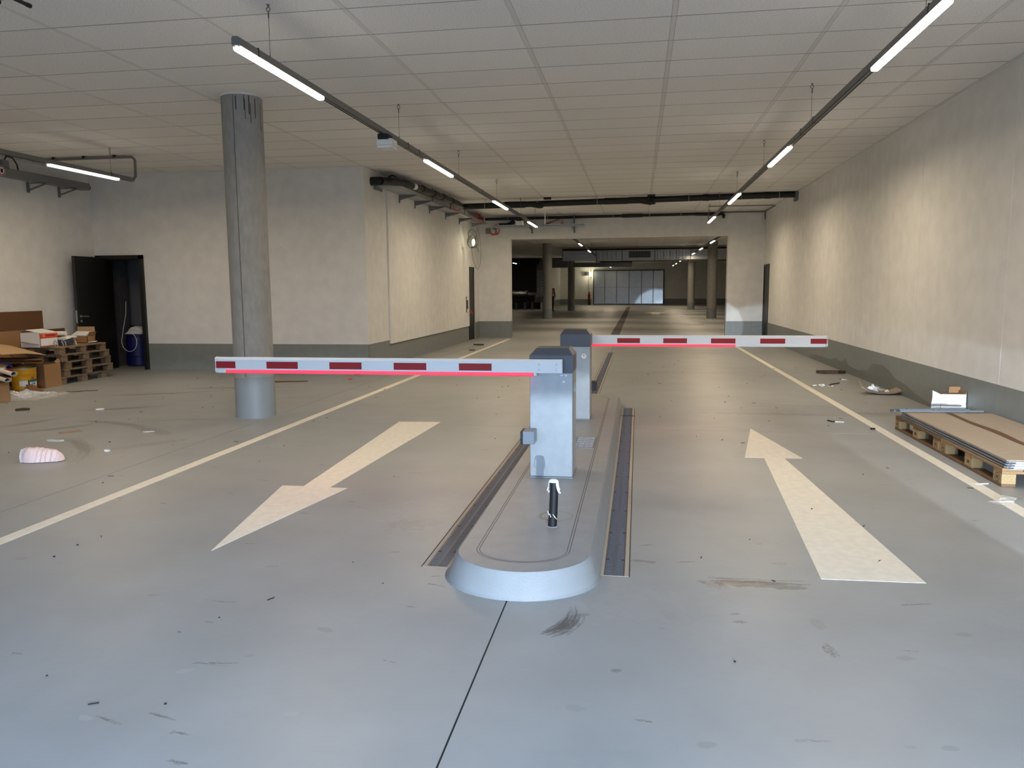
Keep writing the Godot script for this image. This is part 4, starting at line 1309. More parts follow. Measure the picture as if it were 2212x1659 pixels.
	part("slot_pattern", ho, M.trunk_dark, t).set_meta("kind", "stuff")
	for x in [-4.31, -3.20, -1.92]:
		part("bracket", MB.new().box(V(x - 0.022, 3.15, 23.86), V(x + 0.022, CEIL if x > -2.5 else 3.45, 23.9), 0.002).box(V(x - 0.016, 3.27, 23.40), V(x + 0.016, 3.314, 23.87)), M.galvanised_dull, t)
	t = thing("pipe_stub", "three black round pipe stubs through the end wall above the cable tray", "pipe stub")
	for q in [[-3.78, 3.50, 0.085], [-3.50, 3.49, 0.085], [-3.28, 3.49, 0.075]]:
		part("stub", MB.new().tube([V(q[0], q[1], 23.9), V(q[0], q[1], 23.74)], q[2] * 0.75, 18), M.black_pipe, t)
	part("foil_wrap", MB.new().tube([V(-4.2, 3.44, 23.82), V(-3.95, 3.42, 23.80), V(-3.8, 3.47, 23.78)], [0.03, 0.05, 0.055], 8), M.black_pipe, t)
	t = thing("cable_bundle", "thin red cables hanging over the end wall's cable tray", "cables")
	for k in 4:
		part("cable", MB.new().tube([V(-2.86 + 0.05 * k, 3.39, 23.6), V(-2.6 + 0.06 * k, 3.47 + 0.02 * k, 23.6), V(-2.35 + 0.04 * k, 3.50 + 0.035 * k, 23.6), V(-2.28 + 0.02 * k, 3.40, 23.58)], 0.006, 6), M.cable_red, t)
	t = thing("cable_loop", "orange cable loop hanging below the tray in the far left corner", "cables")
	part("junction_box", MB.new().box(V(-4.62, 3.17, 23.80), V(-4.48, 3.32, 23.9), 0.004), M.galvanised_dull, t)
	for k in 2:
		part("cable", MB.new().tube([V(-4.5, 3.22, 23.7), V(-4.38, 3.14 - 0.03 * k, 23.68), V(-4.22, 3.16 - 0.02 * k, 23.68), V(-4.16, 3.26, 23.68), V(-4.2, 3.31, 23.68)], 0.014, 6), M.cable_orange, t)
	t = thing("wall_conduit", "thin grey conduit frame at the end of the right light rail and along the corner", "conduit")
	part("conduit_run", MB.new().tube([V(2.35, 3.66, 23.87), V(3.56, 3.66, 23.87), V(3.59, 3.65, 23.86), V(3.59, 3.44, 23.86)], 0.018, 8), M.galvanised_dull, t)
	part("conduit_drop", MB.new().tube([V(1.84, 3.29, 22.02), V(1.84, 3.66, 22.05), V(3.55, 3.67, 22.2)], 0.013, 8).tube([V(3.59, 3.66, 22.2), V(3.59, 3.66, 23.85)], 0.016, 8), M.galvanised_dull, t)
	t = thing("wall_conduit", "white conduit drop at the far end of the left light rail", "conduit")
	part("conduit_drop", MB.new().tube([V(-2.62, 3.30, 22.3), V(-2.62, 3.66, 22.3), V(-2.3, 3.67, 22.3)], 0.016, 8), M.white_plastic, t)
	# emergency lights under the left rail
	for q in [[-2.83, 8.78, "small white emergency light box under the left light rail, nearer of two"], [-2.95, 19.7, "small white emergency light box under the left light rail, near the end wall"]]:
		var eb := thing("emergency_light", q[2], "emergency light", V(q[0], 3.08, q[1]))
		part("mount", MB.new().box(Vector3(-0.07, 0.09, -0.05), Vector3(0.05, 0.148, 0.12), 0.004), M.trunk_dark, eb)
		part("housing", MB.new().box(Vector3(-0.09, 0.03, -0.10), Vector3(0.09, 0.10, 0.10), 0.006), M.white_plastic, eb)
		part("lens_frame", MB.new().box(Vector3(-0.085, 0.0, -0.095), Vector3(0.085, 0.028, -0.085)).box(Vector3(-0.085, 0.0, 0.085), Vector3(0.085, 0.028, 0.095)).box(Vector3(-0.085, 0.0, -0.085), Vector3(-0.078, 0.028, 0.085)).box(Vector3(0.078, 0.0, -0.085), Vector3(0.085, 0.028, 0.085)), M.white_plastic, eb)
		part("lens", MB.new().box(Vector3(-0.078, 0.004, -0.085), Vector3(0.078, 0.028, 0.085)), M.label_white, eb)
	# work lamp wrapped in a coil of cable
	var wl := thing("work_lamp", "lit round work lamp wrapped in coiled cable, hanging beside the far left doorway", "work lamp", V(-4.56, 2.80, 21.6))
	var bulb := []
	for k in 9:
		var a := -PI / 2 + PI * k / 8
		bulb.append(Vector2(0.045 * cos(a), 0.10 * sin(a)))
	part("lamp_bulb", MB.new().lathe(bulb, 16), M.work_lamp_glow, wl, Vector3(0.02, -0.02, 0))
	for k in 7:
		var pth := []
		var tilt := -0.5 + 0.17 * k
		for i in 29:
			var a := TAU * i / 28
			var q := Vector3(0.155 * cos(a), 0.165 * sin(a), 0.02 * sin(a * 3 + k))
			pth.append(Basis(Vector3.UP, tilt * 1.7) * Basis(Vector3.RIGHT, tilt * 0.5) * q)
		part("cable_coil", MB.new().tube(pth, 0.010, 6), M.cable_grey, wl)
	part("hook_rod", MB.new().box(Vector3(-0.03, 0.12, -0.012), Vector3(-0.01, 0.61, 0.012)).box(Vector3(0.03, 0.12, -0.012), Vector3(0.045, 0.61, 0.012)), M.galvanised, wl)
	var hang := []
	for k in 21:
		var u := k / 20.0
		hang.append(Vector3(-0.03 + 0.30 * pow(sin(PI * u * 0.98), 1.2) * u + 0.13 * u, -0.15 - 0.62 * sin(PI * minf(u * 1.15, 1.0) * 0.98) * (1.0 if u < 0.45 else 1.0) + 0.95 * maxf(0.0, u - 0.42), 0.02))
	part("cable_loop", MB.new().tube(hang, 0.007, 6), M.cable_grey, wl)
	part("cable_tail", MB.new().tube([Vector3(0.10, -0.13, 0), Vector3(0.15, -0.22, 0), Vector3(0.17, -0.29, 0)], 0.009, 6), M.cable_grey, wl)
	part("cable_tail", MB.new().tube([Vector3(-0.12, 0.12, 0), Vector3(-0.13, 0.25, 0), Vector3(-0.05, 0.34, 0), Vector3(0.07, 0.3, 0), Vector3(0.12, 0.15, 0)], 0.009, 6), M.cable_grey, wl)
	var ol := OmniLight3D.new()
	ol.name = "work_lamp_light"
	add_child(ol, true)
	ol.position = V(-4.54, 2.78, 21.6)
	ol.light_energy = 0.10
	ol.omni_range = 20.0
	ol.omni_attenuation = 2.0
	ol.light_color = Color(1, 0.97, 0.82)
	ol.light_size = 0.04
	ol.shadow_enabled = true
	# green control box beside the left doorway
	t = thing("control_box", "dark green box with loose wires on the left lane wall beside the doorway", "control box", V(-4.835, 0.93, 21.9))
	part("box_shell", MB.new().box(Vector3(0, 0, -0.13), Vector3(0.03, 0.25, 0.0), 0.003), M.green_box, t)
	part("guide_rod", MB.new().box(Vector3(0.0, -0.10, 0.01), Vector3(0.02, 0.36, 0.03)), M.cable_grey, t)
	part("paper_edge", MB.new().box(Vector3(0.0, 0.0, -0.22), Vector3(0.008, 0.22, -0.15)), M.label_white, t)
	part("loose_wire", MB.new().tube([Vector3(0.03, 0.02, -0.3), Vector3(0.07, -0.05, -0.33), Vector3(0.05, -0.14, -0.3)], 0.008, 6).tube([Vector3(0.03, 0.02, -0.3), Vector3(0.09, -0.1, -0.34), Vector3(0.1, -0.16, -0.36)], 0.008, 6), M.cable_orange, t)
	part("loose_wire", MB.new().tube([Vector3(0.02, 0.0, -0.1), Vector3(0.03, -0.12, -0.12), Vector3(0.025, -0.2, -0.1)], 0.01, 6), M.paper_white, t)
	# conduit ends at the top left corner of the view
	for q in [[-4.47, 5.44, "dark round conduit end hung under the ceiling at the upper left corner"], [-4.63, 5.33, "second dark conduit end, at the very corner of the view"]]:
		t = thing("conduit_end", q[2], "conduit", V(q[0], 3.60, q[1]))
		part("conduit_pipe", MB.new().tube([Vector3(0, 0, 1.8), Vector3(0, 0, 0)], 0.014, 12), M.trunk_dark, t)
		part("end_cap", MB.new().tube([Vector3(0, 0, 0.03), Vector3(0, 0, -0.004), Vector3(0, 0, -0.012)], [0.017, 0.017, 0.010], 14), M.trunk_dark, t)

func bay_services() -> void:
	var t := thing("cable_tray", "grey closed cable trunking on wall brackets in the side bay", "cable tray")
	part("tray_body", MB.new().box(V(-10.14, 3.34, 6.0), V(-9.94, 3.46, 13.25), 0.006), M.galvanised_dull, t)
	part("end_cap", MB.new().tube([V(-10.04, 3.40, 13.25), V(-10.04, 3.40, 13.33)], 0.052, 16), M.black_plastic, t)
	for d in [12.15, 12.88, 10.6]:
		var br := MB.new().box(V(-10.3, 3.18, d - 0.02), V(-10.27, 3.36, d + 0.02))
		br.bar(V(-10.28, 3.335, d), V(-9.92, 3.335, d), 0.04, 0.012)
		br.bar(V(-10.28, 3.22, d), V(-9.93, 3.325, d), 0.035, 0.02)
		part("bracket", br, M.galvanised_dull, t)
	t = thing("junction_box", "small grey junction box with a looped cable above the bay's trunking", "junction box", V(-10.02, 3.46, 11.35))
	part("box_shell", MB.new().box(Vector3(-0.05, 0, -0.07), Vector3(0.05, 0.13, 0.07), 0.005), M.trunk_grey, t)
	part("cable", MB.new().tube([Vector3(0, 0.12, -0.02), Vector3(0.01, 0.20, -0.06), Vector3(0.02, 0.19, -0.18), Vector3(0.02, 0.10, -0.26), Vector3(0.02, 0.0, -0.28)], 0.012, 8), M.trunk_dark, t)
	t = thing("round_sign", "round red and white sign on the bay's cable trunking at the picture's edge", "sign", V(-9.93, 3.40, 11.2))
	var ds := MB.new()
	ds.xf = Transform3D(Basis(Vector3(0, 0, 1), -PI / 2), Vector3.ZERO)
	part("disc", ds.lathe([Vector2(0.075, 0), Vector2(0.075, 0.004), Vector2(0, 0.004)], 24), M.label_white, t)
	var rg := MB.new()
	rg.xf = ds.xf
	part("ring", rg.lathe([Vector2(0.070, 0.005), Vector2(0.056, 0.0052)], 24), M.sign_red, t)
	part("figure", MB.new().box(Vector3(0.0042, -0.03, -0.025), Vector3(0.006, 0.03, 0.02), 0.0), M.ink, t)
	t = thing("ceiling_duct", "thin grey cable duct clipped under the bay ceiling with a drop to the light rail", "conduit")
	part("duct_run", MB.new().box(V(-9.9, 3.635, 11.82), V(-8.20, 3.675, 11.86), 0.004), M.trunk_grey, t)
	part("duct_drop", MB.new().tube([V(-8.22, 3.655, 11.84), V(-8.10, 3.65, 11.84), V(-8.05, 3.60, 11.84), V(-8.045, 3.34, 11.82), V(-8.05, 3.28, 11.76)], 0.022, 10), M.trunk_grey, t)
	for x in [-9.5, -8.95, -8.4]:
		part("clip", MB.new().box(V(x - 0.015, 3.65, 11.80), V(x + 0.015, CEIL, 11.88)), M.trunk_dark, t)

# ---------------------------------------------------------------- doors and the small room behind one of them
func doors() -> void:
	# open door in the bay's back wall
	var o := struct("door_1", null, null, "open black door at the back of the side bay")
	var fr := MB.new()
	fr.box(V(-10.256, 0, 13.66), V(-10.14, 2.18, 13.99), 0.004).box(V(-9.36, 0, 13.66), V(-9.28, 2.18, 13.99), 0.004).box(V(-10.256, 2.10, 13.66), V(-9.28, 2.18, 13.99), 0.004)
	part("door_frame", fr, M.door_black, o)
	var leaf := part("door_leaf", MB.new().box(V(-10.10, 0.012, 12.83), V(-10.05, 2.14, 13.70), 0.003), M.door_black, o)
	part("leaf_edge", MB.new().box(V(-10.098, 0.02, 12.826), V(-10.054, 2.13, 12.831)), M.door_edge, leaf)
	part("lock_plate", MB.new().box(V(-10.09, 0.93, 12.822), V(-10.063, 1.16, 12.828)), M.handle_steel, leaf)
	part("handle", MB.new().tube([V(-10.05, 1.05, 12.90), V(-10.00, 1.05, 12.90), V(-9.995, 1.05, 12.92), V(-9.995, 1.045, 13.04)], 0.010, 10).tube([V(-10.05, 1.05, 12.90), V(-10.042, 1.05, 12.90)], 0.026, 16).tube([V(-10.10, 1.05, 12.90), V(-10.15, 1.05, 12.90)], 0.022, 14), M.handle_steel, leaf)
	part("cylinder", MB.new().tube([V(-10.05, 0.965, 12.90), V(-10.04, 0.965, 12.90)], 0.024, 16), M.handle_steel, leaf)
	# store room behind it
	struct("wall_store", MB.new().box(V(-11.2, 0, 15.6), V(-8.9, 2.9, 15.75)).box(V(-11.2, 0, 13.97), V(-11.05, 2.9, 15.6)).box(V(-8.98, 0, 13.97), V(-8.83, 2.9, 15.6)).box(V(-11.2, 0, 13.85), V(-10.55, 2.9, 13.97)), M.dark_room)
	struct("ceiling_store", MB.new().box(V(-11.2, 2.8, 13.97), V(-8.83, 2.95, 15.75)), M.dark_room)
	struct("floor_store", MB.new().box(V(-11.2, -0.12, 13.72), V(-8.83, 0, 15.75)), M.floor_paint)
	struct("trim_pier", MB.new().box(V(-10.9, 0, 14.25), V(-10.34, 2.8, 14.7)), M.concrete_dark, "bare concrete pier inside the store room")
	var pb := thing("leaning_board", "pale upright board on the store room's wall behind the open door", "board", V(-10.47, 0, 15.0))
	part("board", MB.new().box(Vector3(-0.26, 0.78, -0.06), Vector3(0.235, 2.35, 0.0), 0.004), M.board_grey, pb)
	var br := thing("barrel", "blue plastic barrel standing inside the store room doorway", "barrel", V(-9.99, 0, 14.42))
	part("body", MB.new().lathe([Vector2(0, 0), Vector2(0.20, 0), Vector2(0.225, 0.03), Vector2(0.23, 0.2), Vector2(0.235, 0.22), Vector2(0.23, 0.24), Vector2(0.23, 0.52), Vector2(0.215, 0.56), Vector2(0.21, 0.6), Vector2(0.22, 0.61), Vector2(0.22, 0.64), Vector2(0.19, 0.645), Vector2(0.185, 0.62), Vector2(0, 0.615)], 28), M.blue_plastic, br)
	var sk := thing("sack", "pale folded sack lying on the blue barrel", "sack", V(-9.99, 0.64, 14.42))
	part("cloth", MB.new().sheet(func(u, w):
		var p := Vector2(u - 0.5, w - 0.5)
		return Vector3(p.x * 0.36, 0.005 + 0.16 * (1.0 - pow(absf(p.x) * 2.0, 3)) * (1.0 - pow(absf(p.y) * 2.0, 3)) * (0.75 + 0.25 * sin(w * 26.0)), -p.y * 0.30), 14, 18, 0.01), M.paper_white, sk)
	var cb := thing("cable_loop", "loop of pale cable hanging down in the store room doorway", "cables", V(-9.98, 0, 14.12))
	var pth := [Vector3(-0.01, 1.3, 0), Vector3(-0.03, 1.05, 0), Vector3(-0.10, 0.75, 0.01)]
	for k in 15:
		var a := PI * 0.95 + TAU * 0.82 * k / 14
		pth.append(Vector3(0.02 + 0.165 * cos(a), 0.50 + 0.19 * sin(a), 0.02))
	part("cable", MB.new().tube(pth, 0.006, 6), M.white_plastic, cb)
	var tg := thing("paper_tag", "small yellow tag on the store room's pier", "tag", V(-10.40, 1.55, 14.25))
	part("tag_card", MB.new().box(Vector3(0.0, 0, 0.0), Vector3(0.07, 0.13, 0.012), 0.002), M.tag_yellow, tg)
	var cp := thing("riser_pipes", "pair of thin pipes beside the store room doorway's right jamb", "pipes", V(-9.42, 0, 14.05))
	for k in 2:
		part("riser", MB.new().tube([Vector3(-0.05 * k, 0.6, -0.02 * k), Vector3(-0.05 * k, 2.4, -0.02 * k)], 0.011, 8), M.cable_grey, cp)
	part("clip", MB.new().box(Vector3(-0.09, 1.28, -0.04), Vector3(0.05, 1.36, 0.02), 0.004), M.black_plastic, cp)
	# doorway in the left lane wall
	o = struct("door_2", null, null, "black doorway in the left lane wall before the end wall")
	part("door_leaf", MB.new().box(V(-4.95, 0, 22.35), V(-4.888, 2.08, 23.25), 0.003), M.door_black, o)
	part("door_frame", MB.new().box(V(-5.0, 0, 22.35), V(-4.88, 2.14, 22.41)).box(V(-5.0, 0, 23.19), V(-4.88, 2.14, 23.25)).box(V(-5.0, 2.06, 22.35), V(-4.88, 2.14, 23.25)), M.door_black, o)
	part("lintel", MB.new().box(V(-4.87, 2.14, 22.33), V(-4.855, 2.24, 23.6)), M.wall_paint, o)
	part("reveal", MB.new().box(V(-4.87, 0.5, 23.25), V(-4.845, 2.24, 23.55), 0.003), M.wall_paint, o)
	# doorway in the right wall
	o = struct("door_3", null, null, "black doorway in the right wall next to the end wall")
	part("door_leaf", MB.new().box(V(3.622, 0, 22.9), V(3.68, 2.12, 23.86), 0.003), M.door_black, o)
	part("door_frame", MB.new().box(V(3.60, 0, 22.9), V(3.74, 2.14, 22.96)).box(V(3.60, 0, 23.80), V(3.74, 2.14, 23.86)).box(V(3.60, 2.07, 22.9), V(3.74, 2.14, 23.86)), M.door_black, o)

# ---------------------------------------------------------------- pallets and panels by the right wall
func stamp(parent: Node, at: Vector3, s: String, ring: bool) -> void:
	# burnt-in mark on a face that looks towards -x
	var face := Basis(Vector3(0, 0, 1), Vector3(0, 1, 0), Vector3(-1, 0, 0))
	if ring:
		var b := MB.new()
		b.xf = Transform3D(Basis(Vector3(0, 0, 1), PI / 2), at)
		b.lathe([Vector2(0.036, 0.0006), Vector2(0.031, 0.0008)], 24)
		part("stamp_ring", b, M.stamp_ink, parent)
	text_part("stamp_text", s, 0.034, 0.0012, M.stamp_ink, parent, Transform3D(face, at))

func euro_pallet(label: String, at: Vector3, board: Material, block: Material, marks: Array) -> Node3D:
	var t := thing("wooden_pallet", label, "pallet", at)
	for k in 5:
		var w := 0.145 if k % 2 == 0 else 0.10
		var x := -0.4 + 0.0725 + k * 0.16375
		part("deck_board", MB.new().box(Vector3(x - w / 2, 0.122, -0.61), Vector3(x + w / 2, 0.144, 0.61), 0.003), board, t)
	for z in [-0.537, 0.0, 0.537]:
		part("cross_board", MB.new().box(Vector3(-0.4, 0.100, z - 0.072), Vector3(0.4, 0.122, z + 0.072), 0.003), board, t)
	for x in [-0.35, 0.0, 0.35]:
		part("bottom_board", MB.new().box(Vector3(x - 0.05, 0, -0.61), Vector3(x + 0.05, 0.022, 0.61), 0.004), M.wood_dark, t)
		for z in [-0.537, 0.0, 0.537]:
			var bl := part("block", MB.new().box(Vector3(x - 0.05, 0.022, z - 0.072), Vector3(x + 0.05, 0.100, z + 0.072), 0.003), block, t)
			if x < -0.1 and marks.size():
				stamp(bl, Vector3(x - 0.0505, 0.062, z), marks[0] if absf(z) > 0.1 else marks[1], absf(z) > 0.1)
	return t

func right_pallets() -> void:
	euro_pallet("nearer wooden pallet by the right wall, carrying long pale panels", V(3.10, 0, 6.83), M.wood_pallet, M.wood_block, ["PL", "DB"])
	euro_pallet("farther wooden pallet by the right wall, darker, under the same long panels", V(3.10, 0, 8.08), M.wood_dark, M.wood_block, ["PL", "HK"])
	for k in 3:
		var t := thing("corrugated_sheet", ["lowest of three long grey-edged panels lying on the two pallets", "middle one of three long grey-edged panels lying on the pallets", "topmost long panel with pale ribbed liner lying on the pallets"][k], "panel", V(3.14, 0.144 + 0.019 * k, 7.39))
		var x0 := -0.43 + 0.006 * k
		part("sheet", MB.new().box(Vector3(x0, 0.001, -1.18), Vector3(0.44, 0.017, 1.17), 0.004), M.panel_edge, t)
		if k == 2:
			part("liner", MB.new().box(Vector3(x0 + 0.012, 0.017, -1.16), Vector3(-0.015, 0.021, 1.15)).box(Vector3(0.035, 0.017, -1.16), Vector3(0.44, 0.021, 1.15)), M.panel_liner, t)
			part("cardboard_strip", MB.new().sheet(func(u, w): return Vector3(-0.020 + 0.058 * u + 0.008 * sin(w * 15.0), 0.0225 + 0.004 * sin(w * 9.0 + u * 3.0) * u, 1.16 - 2.30 * w), 4, 40, 0.002), M.cardboard_dark, t, Vector3.ZERO, "brown cardboard strip")
		var fold := []
		for i in 9:
			var a := PI / 2 + PI * i / 8
			fold.append(Vector2(0.010 * cos(a), 0.009 + 0.008 * sin(a)))
		var f := MB.new()
		for i in 8:
			var p0: Vector2 = fold[i]
			var p1: Vector2 = fold[i + 1]
			f.quad(Vector3(x0 + 0.03 + p0.x * 1.6, p0.y, 1.165), Vector3(x0 + 0.03 + p1.x * 1.6, p1.y, 1.165), Vector3(x0 + 0.03 + p1.x * 1.6, p1.y, 1.20), Vector3(x0 + 0.03 + p0.x * 1.6, p0.y, 1.20), Vector3((p0.x + p1.x), (p0.y + p1.y) - 0.018, 0))
		f.box(Vector3(x0 + 0.03, 0.0, 1.165), Vector3(0.44, 0.0015, 1.205)).box(Vector3(x0 + 0.03, 0.0165, 1.165), Vector3(0.44, 0.018, 1.205)).box(Vector3(x0 + 0.06, 0.003, 1.165), Vector3(0.44, 0.012, 1.19), 0.002)
		part("folded_edge", f, M.panel_fold, t)
	var r := thing("metal_rail", "thin grey metal rail laid across the far end of the panels", "rail", V(2.62, 0.212, 8.50))
	part("rail_profile", MB.new().bar(Vector3(0, 0.010, 0), Vector3(0.88, 0.010, -0.06), 0.024, 0.020).bar(Vector3(0.05, 0.024, -0.02), Vector3(0.75, 0.024, -0.07), 0.016, 0.010), M.rail_steel, r)
	part("rail_end", MB.new().bar(Vector3(-0.03, 0.01, 0.0), Vector3(0.06, 0.012, 0.0), 0.022, 0.02), M.black_plastic, r)
	for q in [0.13, 0.40]:
		part("screw_head", MB.new().box(Vector3(q - 0.006, 0.024, 0.008), Vector3(q + 0.006, 0.03, 0.018), 0.002), M.bolt_steel, r)
	# opened carton with white foil behind the panels
	var c := thing("torn_carton", "torn open carton with a white shiny face standing by the right wall behind the panels", "carton", V(3.44, 0, 9.25))
	part("front_face", MB.new().box(Vector3(-0.10, 0, 0.0), Vector3(0.155, 0.305, 0.008)), M.panel_fold, c)
	part("torn_flap", MB.new().sheet(func(u, w): return Vector3(-0.10 - 0.115 * u, 0.34 * w * (1.0 - 0.12 * (1.0 - u)) + 0.012 * sin(w * 14.0) * u, 0.06 * u + 0.012 * sin(w * 9.0)), 6, 14, 0.004), M.bag_white, c)
	part("carton_body", MB.new().box(Vector3(-0.10, 0, -0.2), Vector3(-0.094, 0.29, 0.0)).box(Vector3(0.15, 0, -0.2), Vector3(0.158, 0.33, 0.0)).box(Vector3(-0.10, 0, -0.2), Vector3(0.155, 0.29, -0.194)), M.cardboard, c)
	part("back_flap", MB.new().box(Vector3(0.05, 0.25, -0.206), Vector3(0.20, 0.365, -0.20)), M.cardboard, c)
	part("film_edge", MB.new().sheet(func(u, w): return Vector3(-0.08 + 0.25 * u, 0.02 + 0.10 * w * u + 0.06 * w, 0.012 + 0.03 * sin(u * 5.0) * w), 12, 5, 0.001), M.bag_white, c)

# ---------------------------------------------------------------- rubbish heap in the bay
func crumple(rx: float, ry: float, rz: float, amp: float, sd: int, seg := 18, flat_base := 0.25) -> MB:
	var f := FastNoiseLite.new()
	f.seed = sd
	f.frequency = 0.9
	f.noise_type = FastNoiseLite.TYPE_CELLULAR
	f.cellular_return_type = FastNoiseLite.RETURN_DISTANCE2_SUB
	var b := MB.new()
	var g := func(u, w):
		var a: float = TAU * u
		var e: float = PI * (w - 0.5)
		var d := Vector3(cos(e) * cos(a), sin(e), cos(e) * sin(a))
		var k := 1.0 + amp * f.get_noise_3dv(d * 2.2)
		var p := Vector3(d.x * rx, d.y * ry, d.z * rz) * k
		p.y = maxf(p.y, -ry * flat_base) + ry * flat_base
		return p
	for j in seg:
		for i in seg * 2:
			var q := [g.call(i / (seg * 2.0), j / float(seg)), g.call((i + 1) / (seg * 2.0), j / float(seg)), g.call((i + 1) / (seg * 2.0), (j + 1) / float(seg)), g.call(i / (seg * 2.0), (j + 1) / float(seg))]
			var c: Vector3 = (q[0] + q[2]) * 0.5 - Vector3(0, ry * flat_base, 0)
			if j > 0:
				b.tri(q[0], q[1], q[2], c)
			if j < seg - 1:
				b.tri(q[0], q[2], q[3], c)
	return b

func old_pallet(label: String, at: Vector3, turn: float, top: Material) -> void:
	var t := thing("wooden_pallet", label, "pallet", at, turn, "")
	for k in 6:
		part("deck_board", MB.new().box(Vector3(-0.4 + k * 0.137, 0.100, -0.60), Vector3(-0.4 + k * 0.137 + 0.115, 0.122, 0.60), 0.003), top, t)
	for z in [-0.53, 0.0, 0.53]:
		part("cross_board", MB.new().box(Vector3(-0.4, 0.080, z - 0.06), Vector3(0.4, 0.100, z + 0.06), 0.002), M.wood_old, t)
		for x in [-0.345, 0.0, 0.345]:
			part("block", MB.new().box(Vector3(x - 0.05, 0, z - 0.07), Vector3(x + 0.05, 0.080, z + 0.07), 0.004), M.wood_old, t)

func open_box(w: float, h: float, dp: float, th := 0.006) -> MB:
	return MB.new().box(Vector3(-w / 2, 0, -dp / 2), Vector3(w / 2, th, dp / 2)).box(Vector3(-w / 2, 0, dp / 2 - th), Vector3(w / 2, h, dp / 2)).box(Vector3(-w / 2, 0, -dp / 2), Vector3(w / 2, h, -dp / 2 + th)).box(Vector3(-w / 2, 0, -dp / 2), Vector3(-w / 2 + th, h, dp / 2)).box(Vector3(w / 2 - th, 0, -dp / 2), Vector3(w / 2, h, dp / 2))

